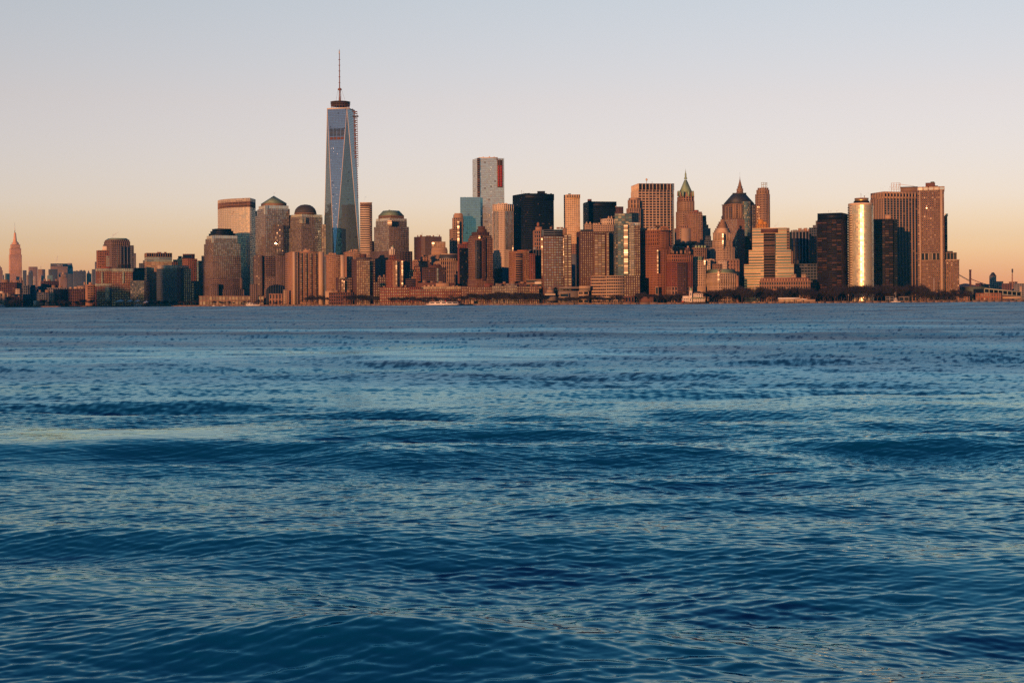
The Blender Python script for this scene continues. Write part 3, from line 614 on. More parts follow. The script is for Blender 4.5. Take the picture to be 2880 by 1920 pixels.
# ring deck and spire
sx_ = 955.3
for k, (r_, py) in enumerate([(27, 299), (28, 294), (28, 289)]): b.lathe(sx_ + 2, Y + 42, [(r_, py), (r_, py - 1.8)], 'wood_dark', 'ring_deck', 28, True)
zq = tpz(300)
for k in range(20):
    a_ = k * 2 * math.pi / 20; rr = 20.5; cxs = at(sx_ + 2, 295, Y + 42)
    b.one('ring_post', 'rust_steel').bar((cxs.x + rr * math.cos(a_), Y + 42 + rr * math.sin(a_), zq), (cxs.x + rr * math.cos(a_), Y + 42 + rr * math.sin(a_), tpz(287)), .5)
b.lathe(sx_ + .7, Y + 42, [(3.2, 300), (2.7, 276), (2.0, 268), (1.9, 252)], 'rust_steel', 'spire_base', 10)
b.lathe(sx_ + .2, Y + 42, [(5.5, 254), (5.8, 251), (3.6, 248.5), (1.4, 248)], 'rust_steel', 'collar', 12)
b.lathe(sx_ - .5, Y + 42, [(1.6, 250), (1.3, 200), (1.1, 165), (1.0, 153)], 'rust_steel', 'spire', 8); b.lathe(sx_ - 1, Y + 42, [(1.1, 154), (1.7, 150), (1.3, 144), (.15, 138)], 'steel', 'beacon', 8)
for py in (233, 216.5, 200, 184, 168): b.lathe(sx_ - .4 - (250 - py) * .006, Y + 42, [(1.2, py + 1.4), (2.9, py + .4), (2.9, py - .3), (1.2, py - .7)], 'rust_steel', 'ring', 10, True)
for dx in (-12, -4.5, 6.5, 15.5):
    p0, p1 = at(sx_ + dx + 1, 287, Y + 36), at(sx_ + dx * .36, 253, Y + 42); b.one('stay_cable', 'grey_stone').bar(p0, p1, .28, 4)
b.done()
b = B('construction_hoist', 'rusty construction hoist tower with stacked platforms climbing the right edge of the tallest tower', 'hoist', 3120)
xs, yt = 994.5, 314
HY = Y + 24
def hx(py): return 999.5 + (py - 314) * .0215
for i, py in enumerate(np.arange(314, 560, 6.2)):
    wd = 5.2 if py < 450 else 2.2; off = 0 if py < 450 else 2.2
    a = at(hx(py) - wd + off, py, HY); c = at(hx(py) + wd + off * .5, py, HY)
    if b.first is None: b.anchor(a.x, a.y)
    b.one('platform', 'rust_steel').box(a.x, c.x, HY - 3, HY + 3, a.z - .9, a.z + .5)
    if i % 2 == 0 and py < 440: b.one('cabin', 'wood_dark').box(a.x + 1.4, a.x + 4.4, HY - 2, HY + 2, a.z - 3.2, a.z - .9)
for dx in (-5, 4.6):
    a = at(hx(314) + dx, 314, HY); c = at(hx(470) + dx * .8 + 1, 470, HY); b.one('mast', 'rust_steel').bar((c.x, HY, c.z), (a.x, HY, a.z), .5)
a = at(hx(330) - 8, 327, HY); c = at(hx(330) + 8, 327, HY); b.one('platform', 'wood_dark').box(a.x, c.x, HY - 4, HY + 4, a.z - 1.6, a.z + 1)
a = at(992, 306, HY); c = at(992, 316, HY); b.one('post', 'wood_dark').bar((a.x, HY, c.z), (a.x, HY, a.z), 1.2); b.done()

# ---- right of the tallest tower
b = B('office_tower', 'glass office tower with pale floor bands, tucked behind the right side of the tallest tower', 'tower', 3098)
b.box(1013, None, 1047, 569, st(30, 6.3, .03, .52, 'glass_dark', .5, .3, .6, seps=True, sm='pale_stone'), 'slate_wall', o=3098)
b.box(1013, None, 1047, 569, None, 'pale_stone', bot=571, o=3096, dep=4, part='parapet'); b.box(1040, None, 1047.5, 577, st(4, 6.3, .1, .3, G), 'brown_stone', o=3094, dep=20, part='side_bay')
for py in (574, 579): b.box(1014, None, 1046, py, None, 'rust_steel', bot=py + 1.6, o=3093, dep=3, part='beam')
b.done()
low('black slab glimpsed between the banded tower and the flat-topped granite tower', 1044, None, 1054, 678, 'black_metal', 620, None, 'office_tower', 'tower')
b = B('office_tower', 'granite tower with a green flat-topped pyramid roof and a sun glint at its corner', 'tower', 330)
b.box(1042, 1094, 1160, 705, WL, 'pink_granite'); b.box(1052, 1095, 1150, 636, st(5.7, 5.6, .3, .3, 'glass_mirror', .8, .3, .3), 'pink_granite', bot=706, o=8); b.box(1057, 1096, 1144, 620, WG, 'pink_granite', bot=637, o=13); b.box(1058, 1096, 1143.5, 613, st(5.7, 10, .1, .05, 'glass_silver'), 'pale_green_metal', bot=621, o=15, part='glass_crown')
rg, z0, z1 = b.box(1064.5, 1098, 1136, 605, st(3.5, 10, .4, .5), 'brown_stone', bot=614, o=20, part='attic'); kz = dist(1098, 350) / F
b.roof(rg, z1, z1 + 14.5 * kz, .62, 'sage_roof', over=.5); b.box(1093, None, 1097, 590, None, 'sage_roof', bot=593, o=35, part='finial')
b.bay(1090, 1102, 619, 635, -3, 'glass_glint', 5.6); b.done()
b = B('apartment_slab', 'tall tan apartment slab with a blank stripe, leftmost of three slabs below the tallest tower', 'apartments', 60)
GP = st(5.2, 5.8, .4, .5, 'glass_gold', 1.0, .5, .6)
b.box(802, 823, 912, 709, GP, 'tan_brick', th=12); b.box(803, 823, 911, 707.5, None, 'tan_brick', bot=710, o=1, part='parapet', th=12)
b.box(822, None, 838, 708, st(5, 5.8, .5, .55, G), 'tan_stone', o=-4, dep=12, part='stair_wall'); b.box(824, None, 832, 708.5, None, 'limestone', o=-6, dep=4, part='blank_wall'); b.box(897, None, 911, 708, None, 'limestone', o=-2, dep=10, part='blank_wall')
for k in range(4): b.box(844 + k * 13.5, None, 849.5 + k * 13.5, 712, st(6, 5.8, .05, .5, 'glass_gold', 1.5, .4, 1.2), 'brown_brick', bot=848, o=-3, dep=6, part='balcony_stack')
b.box(853, None, 873, 703, None, 'tan_stone', bot=709, o=12, part='penthouse'); b.clutter(853, 874, 703, 2, 14, 'tan_stone', (2, 4), (4, 7)); b.done()
b = B('apartment_slab', 'tan apartment slab, middle of the three slabs below the tallest tower', 'apartments', 90)
b.box(914, 924, 960, 716, GP, 'tan_brick'); b.box(958, None, 968, 717, None, 'limestone', o=-1, dep=8, part='blank_wall'); b.box(912, None, 924, 722, None, 'slate_wall', o=2, dep=10, part='dark_gap_fill'); b.clutter(925, 945, 715, 4, 12, 'tan_stone', (3, 6), (3, 6)); b.done()  # solid slate box, its colour standing in for the shaded gap
b = B('apartment_slab', 'tan apartment slab with a rooftop tank house, rightmost of three slabs below the tallest', 'apartments', 130)
b.box(967, 976, 1016, 708, GP, 'tan_brick'); b.box(993, None, 1007, 701, None, 'tan_stone', bot=709, o=14, part='penthouse'); b.clutter(980, 1000, 708, 3, 12, 'tan_stone', (3, 7), (3, 5)); b.box(1014, None, 1042, 713, GP, 'tan_brick', o=30, part='side_wing'); b.done()
b = B('apartment_block', 'dark brick block with a blazing gold window bay in its middle', 'apartments', 50)
DB = st(6, 7, .5, .55, 'glass_gold', .8)
b.box(990, 1004, 1055, 728, DB, 'dark_brick', th=14); b.box(1003, None, 1040, 733, st(5.3, 6.1, .3, .4, 'glass_gold', .9), 'brown_brick', o=-7, dep=10, part='bay'); b.box(1002, None, 1045, 724, None, 'dark_roof', bot=731, o=4, part='penthouse', dep=14); b.box(1016, None, 1030, 713, None, 'dark_brick', bot=725, o=8, dep=10, part='tank_house')
b.box(1050, None, 1068, 793, DB, 'dark_brick', o=-4, part='lower_wing'); b.done()
b = B('apartment_block', 'small dark brick block with twin glowing gold strips', 'apartments', 30)
b.box(945, 951, 990, 780, DB, 'dark_brick'); b.bay(961.5, 964.5, 787, 827, -8); b.bay(966.5, 969.5, 789, 827, -8); b.bay(955, 970, 779, 783, -8); b.done()
b = B('apartment_block', 'brick block topped by a white cupola, with two long glowing gold strips', 'apartments', 70)
b.box(1086, 1100, 1138, 730, DB, 'red_brick', th=22, cap=(1.2, .5)); b.box(1096, None, 1112, 717, st(5, 8, .5, .5), 'red_brick', bot=731, o=10, part='tower_base', cap=(1, .5)); b.box(1099.5, None, 1110, 700, st(5, 12, .5, .2, 'glass_gold'), 'white_panel', bot=718, o=14, part='cupola', dep=9)
b.box(1102, None, 1108, 694, None, 'white_panel', bot=701, o=16, part='cupola', dep=6); b.lathe(1105, 1.0e9 if False else shore(1105) + 70 + 19, [(3.2, 695), (.3, 690)], 'copper_green', 'roof', 6)
b.box(1108, None, 1136, 734, st(4.6, 6.5, .4, .45, 'glass_gold', .8), 'tan_brick', o=-5, dep=12, part='bay'); b.bay(1113, 1117, 733, 806, -12); b.bay(1129.5, 1133.5, 733, 806, -12); b.done()
low('low brown brick block between the gold-bay block and the cupola block', 1062, None, 1090, 779, 'dark_brick', 90, DB, 'apartment_block', 'apartments', cl=2)
low('long low red brick row house block with lit windows, below the cupola block', 1068, None, 1158, 808, 'red_brick', 35, st(6, 7.4, .45, .5, 'glass_gold', .9), 'apartment_block', 'apartments', cl=3, cap=(.8, .4))
low('low brick garden block left of the gold-bay block', 925, None, 992, 822, 'brown_brick', 24, st(7, 8, .5, .5), 'apartment_block', 'apartments', cl=2)
low('low tan house at the foot of the tan slabs', 915, None, 946, 818, 'buff', 30, None, 'pavilion', 'pavilion', cl=1)

# ---- middle of the skyline
b = B('office_slab', 'broad slab with a plain red-brown left face and a dark pin-striped right face', 'tower', 375)
b.box(1165, 1194.5, 1242, 664.5, None, 'dark_brick', th=32); rgx = b.ring(1165, 1194.5, 1242, shore(1194) + 375, 757, 32)
b.box(1195, None, 1242, 665, st(3.8, 30, .42, .05, 'glass_black', .2, 1.0, .5, pm='pink_granite'), 'slate_wall', o=-3, dep=12, part='striped_wall')
b.clutter(1168, 1240, 664, 6, 12, 'brown_stone', (1.5, 3.5), (3, 8)); b.mast(1187, 665, 655); b.mast(1230, 664, 657, .25); b.done()
b = B('office_tower', 'tan tower with a dotted crown and sloping shoulders, in front of the pin-striped slab', 'tower', 335)
b.box(1206, 1216, 1260, 716, st(5, 5.2, .55, .5), 'tan_stone'); rg, z0, z1 = b.box(1209, 1217, 1259, 704, None, 'tan_stone', bot=717, o=3); b.roof(rg, z1, z1 + 8 * .72, .9, 'tan_stone', 'shoulder')
b.box(1215, 1219, 1253, 679.5, st(4.4, 5, .5, .45, 'glass_gold', 1.2), 'tan_stone', bot=698, o=10, part='crown'); b.bay(1215, 1222, 681, 693, 5); b.done()
b = B('office_building', 'low tan setback building with small chimneys, left of the mansard-roofed block', 'building', 250)
b.box(1160, 1163, 1208, 733, st(6, 7, .6, .5), 'tan_brick'); b.box(1183, 1186, 1206, 722, st(6, 7, .6, .5), 'tan_brick', bot=734, o=6, part='upper_wall'); b.box(1187, None, 1196, 717, None, 'tan_brick', bot=723, o=12, part='penthouse'); b.clutter(1162, 1183, 733, 3, 10, 'tan_stone', (2, 5), (3, 8)); b.done()
b = B('office_building', 'long stone block with tall piers under a black mansard roof edged with lit dormers', 'building', 290)
b.box(1215, 1239, 1292, 734, st(6, 12, .5, .2, G, .4, .9), 'tan_stone', th=20, cap=(1, .5)); rg, z0, z1 = b.box(1234, 1240, 1290, 733, None, 'tan_stone', bot=735, o=5, part='attic'); b.roof(rg, z1, z1 + 12, .93, 'slate_roof', over=.3)
b.box(1243, None, 1288, 713.5, None, 'buff', bot=718, o=14, dep=10, part='roof_terrace')
for k in range(8): b.box(1238 + k * 6, None, 1241 + k * 6, 727, None, 'buff', bot=732, o=-3, dep=5, part='dormer')
b.done()
b = B('apartment_block', 'dark red brick block with a humped roofline, in front of the tall-piered block', 'apartments', 120)
b.box(1188, 1190, 1256, 752, st(5, 6.6, .35, .5, G, .6), 'dark_brick'); b.box(1205, None, 1240, 745, None, 'dark_brick', bot=753, o=6, part='penthouse')
for k in range(3): b.lathe(1211 + k * 11, shore(1211) + 140, [(5, 746), (4.2, 743), (.3, 741.8)], 'dark_brick', 'dome', 10, True)
b.box(1229, None, 1233, 754, st(4, 6.6, .1, .3, 'glass_mirror'), 'grey_stone', o=-2, dep=4, part='stair_bay'); b.done()
low('small red brick stepped block left of the humped dark brick block', 1146, 1150, 1183, 764, 'red_brick', 140, DB, 'apartment_block', 'apartments', extra=lambda b: (b.box(1165, None, 1181, 750, DB, 'red_brick', bot=765, o=6), b.box(1152, None, 1168, 758, DB, 'red_brick', bot=765, o=4)))
low('low dark modern block with horizontal bands, left of centre on the waterfront', 1141, None, 1170, 784, 'dark_brick', 80, st(20, 6, .05, .5, 'glass_black'), cl=1)
b = B('apartment_block', 'long low waterfront brick block with a pale top floor and big lit windows', 'apartments', 36)
b.box(1152, 1154, 1297, 813, st(5.4, 8, .4, .45, 'glass_gold', .9), 'red_brick'); b.box(1185, None, 1297, 805, st(5, 7, .35, .4, 'glass_gold', .9), 'tan_stone', bot=814, o=1, part='upper_wall'); b.box(1226, None, 1263, 796, None, 'tan_stone', bot=806, o=12, part='penthouse')
b.box(1152, None, 1186, 807, st(6, 7, .5, .5), 'red_brick', bot=814, o=2, part='upper_wall'); b.clutter(1190, 1222, 805, 3, 12, 'buff', (2, 4), (5, 10)); b.clutter(1268, 1294, 805, 2, 12, 'buff', (1.5, 3), (4, 8))
b.box(1298, None, 1317, 805, st(5, 7, .5, .5, 'glass_gold', .9), 'brown_brick', o=-6, dep=30, part='end_wing'); b.box(1304, None, 1317, 838, st(6, 14, .5, .3), 'tan_stone', o=-12, dep=8, part='gate_pavilion'); b.done()
low('low dark roof building behind the long waterfront brick block', 1175, None, 1278, 795, 'brown_brick', 110, None, cl=4)
b = B('office_tower', 'slim tan art deco tower with a string of sun glints down its right side', 'tower', 520)
b.box(1265, 1273, 1302, 643, st(5.4, 6, .45, .4), 'tan_stone'); b.box(1272.5, 1276, 1302, 612, st(5.4, 6, .5, .25), 'tan_stone', bot=644, o=5); b.box(1275, 1278, 1302, 603, None, 'tan_stone', bot=613, o=8, part='crown'); b.box(1278, None, 1300, 599.5, None, 'tan_stone', bot=604, o=12, part='crown')
b.bay(1286.5, 1292, 622, 695, -8, 'glass_glint', 4.2); b.done()
b = B('skyscraper', 'blue mirror-glass tower wing with a dark reflection, left of the pale glass skyscraper', 'skyscraper', 620)
b.box(1295, None, 1352, 554.5, st(5, 5.2, .04, .1, 'glass_blue', .25, .12, .12, pm='slate_wall', sm='slate_wall'), 'slate_wall', dep=50); b.done()
b = B('skyscraper', 'tall pale green glass skyscraper with a red hoist slot near the top right', 'skyscraper', 640)
SG = st(6, 5.2, .03, .1, 'glass_silver', .22, .12, .12, pm='slate_wall', sm='slate_wall')
b.box(1330, 1345, 1419, 444, SG, 'slate_wall', th=16); b.box(1343, None, 1351, 445, st(8, 5.2, .1, .25, 'glass_bronze', .3), 'brown_stone', o=-2, dep=4, part='corner_strip')
b.box(1346, None, 1400, 442.5, None, 'white_panel', bot=445, o=6, part='parapet'); b.box(1399, None, 1413.5, 450, None, 'wood_dark', bot=527, o=-.8, dep=4, part='hoist_slot')
for k in range(13): 
    for j in range(2):
        b.box(1400.3 + j * 6.8, None, 1405.6 + j * 6.8, 466 + k * 4.6, None, 'red_paint' , bot=469.4 + k * 4.6, o=-1.5, dep=3, part='red_netting')
for x in (1399.4, 1406.2, 1413): b.box(x, None, x + .8, 447, None, 'rust_steel', bot=527, o=-2, dep=2, part='hoist_rail')
for k in range(9): b.mast(1399 + k * 2.3, 447, 444.5, .25, 2, 'rust_steel', 'rail_post')
for k in range(18):
    x, y = random.choice([1352, 1352, 1385, 1380, 1383]), random.uniform(465, 620); b.mb('work_light', 'work_lamp').box(*(lambda a: (a.x, a.x + .6, a.y, a.y + .3, a.z, a.z + .6))(at(x + random.gauss(0, .8), y, b.where(x, -.6, y)[0])))
b.clutter(1350, 1395, 442.5, 3, 20, 'white_panel', (1.5, 3), (2, 6)); b.done()
b = B('hotel_tower', 'cream stone tower with dark vertical glass strips, in front of the pale glass skyscraper', 'tower', 400)
CT = st(5, 5.4, .55, .35, G, .6)
b.box(1386.5, 1417, 1444, 574, CT, 'pale_stone'); b.box(1386, 1417, 1444.5, 573, st(8, 7, .5, .55, 'glass_black'), 'pale_stone', bot=592, o=-.8, part='attic', cap=(.8, .6))
b.box(1420.5, None, 1429, 594, st(4.3, 5.4, .12, .12, 'glass_mirror'), 'grey_stone', bot=702, o=-.7, dep=4, part='glass_strip'); b.box(1433, None, 1441, 594, st(4.3, 5.4, .12, .12, 'glass_mirror'), 'grey_stone', bot=702, o=-.7, dep=4, part='glass_strip')
for x in (1389.5, 1394, 1398.5): b.box(x, None, x + 2.4, 594, st(3, 5.4, .1, .15, 'glass_mirror'), 'slate_wall', bot=700, o=-.7, dep=4, part='glass_strip')
b.clutter(1400, 1428, 573, 3, 20, 'pale_stone', (1.5, 3), (4, 8)); b.bay(1441, 1444, 690, 712, -2); b.done()
b = B('office_tower', 'red granite tower with a sheer dark glass face, left of the brown stepped brick tower', 'tower', 190)
b.box(1288, 1293, 1317, 686, st(5, 6.5, .5, .5), 'red_brick', th=14); b.box(1294, None, 1317, 698, st(4, 5, .1, .1, 'glass_black', .2), 'black_metal', o=-3, dep=6, part='glass_wall'); b.box(1300, None, 1317, 680, None, 'red_brick', bot=687, o=8, part='penthouse'); b.done()
b = B('apartment_tower', 'tall brown brick tower with a stepped red top and dark glass seam down the middle', 'tower', 110)
BT = st(5, 6.3, .45, .48, 'glass_gold', .9)
b.box(1316, 1342, 1389, 783, BT, 'brown_brick', o=-3); b.box(1318, 1342, 1386, 668, BT, 'brown_brick', bot=784); b.box(1321, 1343, 1382, 661, st(5, 7, .5, .5, 'glass_gold', .9), 'dark_brick', bot=669, o=5); b.box(1327, 1345, 1376, 652, st(5, 7, .5, .5), 'dark_brick', bot=662, o=9)
b.box(1341, 1347, 1369, 644, None, 'dark_brick', bot=653, o=13, part='penthouse'); b.box(1344, None, 1364.5, 636, None, 'dark_brick', bot=645, o=18, part='penthouse')
b.box(1341, None, 1349, 676, st(4, 6.3, .1, .1, 'glass_black'), 'slate_wall', bot=784, o=-4, dep=5, part='glass_seam'); b.box(1358, None, 1366, 668, st(4, 6.3, .4, .4, G), 'dark_brick', bot=790, o=-1, dep=5, part='bay'); b.bay(1346, 1351, 662, 671, 0); b.done()
low('dark brown masonry block below the cream tower', 1387, 1392, 1432, 758, 'brown_brick', 230, st(4.6, 6.5, .5, .5, G, .7), 'office_building', 'building', cl=3, cap=(1, .5), extra=lambda b: b.box(1413, None, 1432, 752, None, 'slate_wall', o=-2, dep=10, part='painted_shade_wing'))  # slate wing carries its shade in the wall colour
b = B('apartment_tower', 'orange brick apartment tower with pale balconies, left of the black glass gap', 'tower', 120)
b.box(1432, 1449, 1488, 706, st(5.6, 6.2, .35, .45, 'glass_gold', .8), 'orange_brick'); b.box(1455, None, 1487, 703, None, 'orange_brick', bot=707, o=5, part='penthouse')
b.box(1450, None, 1470, 712, st(20, 6.2, .05, .3, G, .6, .4, 1.2), 'tan_brick', bot=795, o=-2, dep=6, part='balcony_stack'); b.box(1487, None, 1505, 713, st(7, 6.2, .5, .5), 'red_brick', o=4, dep=24, part='side_wing'); b.done()
b = B('office_tower', 'massive black steel tower with a small roof box, in the middle of the skyline', 'skyscraper', 470)
BK = st(4.2, 6.2, .14, .42, 'glass_black', .35, .5, .4)
b.box(1443, 1477.5, 1558, 545, BK, 'black_metal', th=25); b.box(1442.5, 1477.5, 1558.5, 543.5, None, 'black_metal', bot=561, o=-.7, part='parapet', th=25)
b.box(1511, None, 1533, 537.5, st(9, 6, .1, .3, 'glass_bronze'), 'bronze_metal', bot=545, o=40, part='penthouse'); b.mast(1467, 545, 535, .4, 20); b.mast(1473, 545, 538, .3, 20); b.clutter(1480, 1556, 545, 5, 25, 'black_metal', (1, 2), (4, 12)); b.done()
b = B('office_building', 'tan stone tower with an orange rooftop water tank, before the black steel tower', 'tower', 330)
b.box(1500, 1503, 1527, 648, st(5.5, 11, .5, .25), 'tan_brick', cap=(1, .5)); b.box(1506, None, 1524, 638, None, 'tan_brick', bot=649, o=6, part='penthouse')
b.lathe(1513.5, shore(1513) + 345, [(3.8, 636), (3.8, 628), (.4, 624.5)], 'orange_brick', 'water_tank', 12); b.done()
low('dark blue glass block with pale frame lines, below the water tank tower', 1487, 1492, 1524, 702, 'slate_wall', 170, st(9, 60, .14, .02, 'glass_black', .2, .5, .4, pm='grey_stone'), 'office_building', 'building', cl=1, cm='grey_stone')
b = B('hotel_tower', 'bronze glass tower with white floor bands and a gold strip, dark band at its top', 'tower', 60)
RB = st(7, 7.1, .25, .5, 'glass_mirror', 1.0, .4, .4, seps=True, sm='brown_brick')
b.box(1523, 1529, 1592, 664, RB, 'brown_brick', th=12); b.box(1523, 1529, 1588, 645.5, st(30, 6, .03, .4, 'glass_black'), 'slate_wall', bot=665, o=2, part='louvre_floor', th=12); b.box(1586, None, 1608, 660, st(9, 7.1, .3, .4, 'glass_gold', .9), 'dark_brick', o=3, dep=26, part='right_bay')
b.box(1583, None, 1594, 641, None, 'brown_stone', bot=662, o=0, dep=10, part='corner_turret'); b.bay(1584.5, 1592, 669, 776, -4, 'glass_glint', 7.1); b.bay(1523, 1527, 669, 776, -4, 'glass_glint', 7.1)
b.clutter(1545, 1590, 642, 3, 12, 'brown_stone', (2, 4), (5, 10)); b.done()
b = B('apartment_tower', 'slender pale tower with a golden grid of windows and a dark rippled left edge', 'tower', 480)
b.box(1587, 1592.5, 1632, 547.5, st(5.6, 5.6, .42, .38, 'glass_gold', .8), 'cream_band', th=9); b.box(1586.5, None, 1593, 548, st(3, 5.6, .1, .3, 'glass_black'), 'slate_wall', o=-6, dep=8, part='side_wall'); b.box(1593, None, 1632, 547, st(4.6, 10, .4, .2), 'cream_band', bot=557, o=-5, dep=4, part='crown'); b.clutter(1596, 1606, 547, 1, 12, 'slate_wall', (2, 3), (5, 8)); b.done()
low('small tan stone tower peeking out right of the bronze glass tower', 1606, None, 1623, 686, 'tan_brick', 330, st(5, 6.5, .5, .5), 'office_building', 'building', extra=lambda b: b.box(1608, None, 1622, 714, None, 'slate_wall', o=-3, dep=4, part='painted_shade_wall'))  # slate sheet over the tan wall, shade put into its colour
b = B('office_tower', 'black flat-topped tower with an orange roof box, right of the slender pale tower', 'tower', 560)
b.box(1641, 1656, 1734, 568, st(4.5, 6.2, .14, .35, 'glass_black', .3, .4, .3), 'black_metal', th=14); b.box(1641, 1656, 1734, 566.5, None, 'black_metal', bot=583, o=-.7, part='parapet', th=14)
b.box(1655, None, 1664, 560, None, 'brown_brick', bot=568, o=20, part='penthouse', dep=8)
for x in (1642.2, 1731.5): b.box(x, None, x + 2, 579.5, None, 'white_paint', bot=582.5, o=-4, dep=2, part='sign')
b.done()
b = B('office_building', 'pair of ornate tan stone office blocks with cupolas, below the black flat-topped tower', 'building', 420)
b.box(1645, 1648, 1666, 630, st(5, 6, .5, .5), 'buff', cap=(1, .5)); b.box(1667, 1670, 1730, 632, st(5, 6, .55, .5), 'buff', cap=(1.2, .6)); b.box(1690, 1705, 1729, 615, st(7, 9, .6, .55), 'pale_stone', bot=633, o=8, part='upper_wall', cap=(1, .4))
for x in (1650, 1660, 1712, 1720): b.lathe(x, shore(1650) + 440, [(3, 630 if x < 1680 else 615), (2.4, 626 if x < 1680 else 610), (.3, 623 if x < 1680 else 607)], 'buff', 'cupola', 8, True)
b.clutter(1667, 1690, 631, 3, 10, 'buff', (3, 6), (4, 8)); b.done()
low('small dark red tower with a flat top, right of the black flat-topped tower', 1733, 1736, 1754, 581, 'dark_brick', 470, st(6, 7, .6, .5), 'office_tower', 'tower', extra=lambda b: b.box(1730, None, 1752, 596, None, 'dark_brick', o=-4, dep=10, part='front_wing'))
b = B('apartment_tower', 'brown brick tower with rows of small bright windows and a dark glass penthouse at left', 'tower', 90)
b.box(1622, 1632, 1714, 651, st(6, 6.6, .5, .52, 'glass_gold', .9), 'dark_brick', th=10, cap=(1.2, .4)); b.box(1632, None, 1669, 645.5, st(3, 10, .2, .1, 'glass_black'), 'slate_wall', bot=653, o=8, part='penthouse'); b.box(1672, None, 1702, 660, st(9, 6.6, .15, .35, 'glass_gold', 1.0), 'brown_brick', o=-4, dep=8, part='glazed_bay'); b.box(1706, None, 1713, 655, st(6, 6.6, .2, .35, 'glass_gold', .9), 'brown_brick', o=-5, dep=6, part='bay'); b.done()
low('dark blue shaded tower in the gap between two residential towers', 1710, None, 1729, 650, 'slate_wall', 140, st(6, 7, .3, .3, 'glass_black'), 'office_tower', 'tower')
b = B('apartment_tower', 'green glass tower with a rounded left corner and a brick right side', 'tower', 70)
Y0 = shore(1745) + 70; zt = lambda py: at(1760, py, Y0).z
arc = [at(1727 + 3.4 * (1 - math.cos(R(a))) * 4, 720, Y0 + 26 * (1 - math.sin(R(a)))).xy for a in (0, 18, 36, 54, 72, 90)]
arc = [at(1726.5 + 20 * (1 - math.cos(R(a))), 720, Y0 + 20 * (1 - math.sin(R(a)))).xy for a in (5, 25, 45, 65, 90)]
ring_ = arc + [at(1767, 720, Y0).xy, at(1769, 720, Y0 + 34).xy, at(1730, 720, Y0 + 36).xy]
b.extr(ring_, GZ, zt(628), st(8, 6.4, .08, .36, 'glass_green', .8, .3, .35), 'slate_wall', px2m=.6)
b.box(1729, None, 1776, 600, st(9, 7, .08, .3, 'glass_green', .6), 'slate_wall', bot=629, o=16, dep=26, part='penthouse'); b.box(1757, 1759, 1777, 601, st(9, 6.4, .1, .3, 'glass_green'), 'slate_wall', bot=629, o=8, part='penthouse')
b.box(1766, None, 1784, 628, st(8, 6.4, .2, .42, 'glass_gold', 1.0), 'grey_stone', o=3, dep=24, part='centre_wall'); b.box(1783, None, 1801, 633, st(6.2, 6.4, .5, .5, 'glass_gold', .9), 'dark_brick', o=5, dep=24, part='brick_wall'); b.bay(1755, 1766, 632, 770, -6, 'glass_glint', 6.4); b.box(1766, None, 1800, 626, st(6, 6, .3, .2, 'glass_mirror'), 'pale_stone', bot=634, o=7, part='crown'); b.done()
b = B('office_building', 'low cream office wing with long window bands, on the waterfront under the green glass tower', 'building', 40)
b.box(1660, 1664, 1756, 776, st(6.4, 8.6, .35, .5, G, .8, .4, .7, sm='buff'), 'brown_brick', th=8); b.box(1706, None, 1756, 775, st(6.4, 8.6, .18, .52, G, .8, .4, .6), 'buff', o=-3, dep=6, part='bright_wall'); b.box(1755, None, 1800, 775, st(6.2, 6.6, .5, .5, 'glass_gold', .9), 'dark_brick', o=6, dep=30, part='side_wing'); b.clutter(1670, 1700, 775, 2, 10, 'brown_stone', (1, 2), (3, 6)); b.done()
b = B('office_tower', 'wide tower of white piers and dark windows with a blank tan top', 'skyscraper', 590)
CH = st(9.9, 7.3, .17, .45, 'glass_dark', .9, 1.6, .5, sepp=True, seps=True, pm='pale_stone', sm='tan_stone')
b.box(1777, 1796, 1896, 534, CH, 'tan_stone', th=12); b.box(1777, 1796, 1896, 516, st(9.9, 40, .14, .06, 'glass_bronze', .1, 1.6, .9, pm='pale_stone'), 'tan_stone', bot=535, o=-.3, part='attic', th=12); pass
rg = b.ring(1797, None, 1890, shore(1845) + 585, 525, dep=2); [b.one('blank_panel', 'brown_stone').prism([tuple(p) for p in b.ring(1797.5 + k * 9.9, None, 1805.5 + k * 9.9, shore(1845) + 557 - k * .4, 525, dep=3)], at(1845, 532, 2900).z, at(1845, 518, 2900).z) for k in range(0)]
b.box(1892, None, 1896.5, 518, st(5, 7.3, .1, .2, 'glass_blue'), 'slate_wall', o=-.7, dep=6, part='edge_glass'); b.mast(1818.5, 516, 503, .8, 30); b.lathe(1818.5, shore(1800) + 620, [(2.2, 508), (3.2, 505), (1.6, 502)], 'pale_stone', 'radar_dome', 10); b.mast(1834, 516, 511, .6, 30); b.done()
b = B('office_tower', 'tan art deco stone tower with fluted setbacks, left of the white-piered tower', 'tower', 565)
b.box(1763, 1772, 1802, 585, st(6, 12, .6, .2), 'tan_stone'); b.box(1766, 1773, 1799, 561, st(8, 12, .65, .2), 'tan_stone', bot=586, o=4); b.box(1768, 1775, 1796, 556, None, 'tan_stone', bot=562, o=8, part='crown'); b.box(1776, None, 1800, 640, st(6, 7, .6, .5), 'tan_stone', o=-8, dep=10, part='front_wing'); b.done()
b = B('club_building', 'big orange-brown brick block with an arched gable and a glowing strip down its corner', 'building', 84)
WB = st(5.6, 6.6, .5, .5, G, .7)
b.box(1799.5, 1846, 1888, 690, WB, 'orange_brick', th=44, cap=(1.2, .5)); b.box(1800, 1846, 1887, 647, st(7.2, 12, .55, .3, G, .6, .7), 'orange_brick', bot=691, o=2, th=44, cap=(1.5, .7))
for k in range(5): b.box(1801 + k * 9, None, 1808 + k * 9, 642, None, 'buff', bot=648, o=16 - k * 2, dep=6, part='parapet_block')
gY = shore(1866) + 82
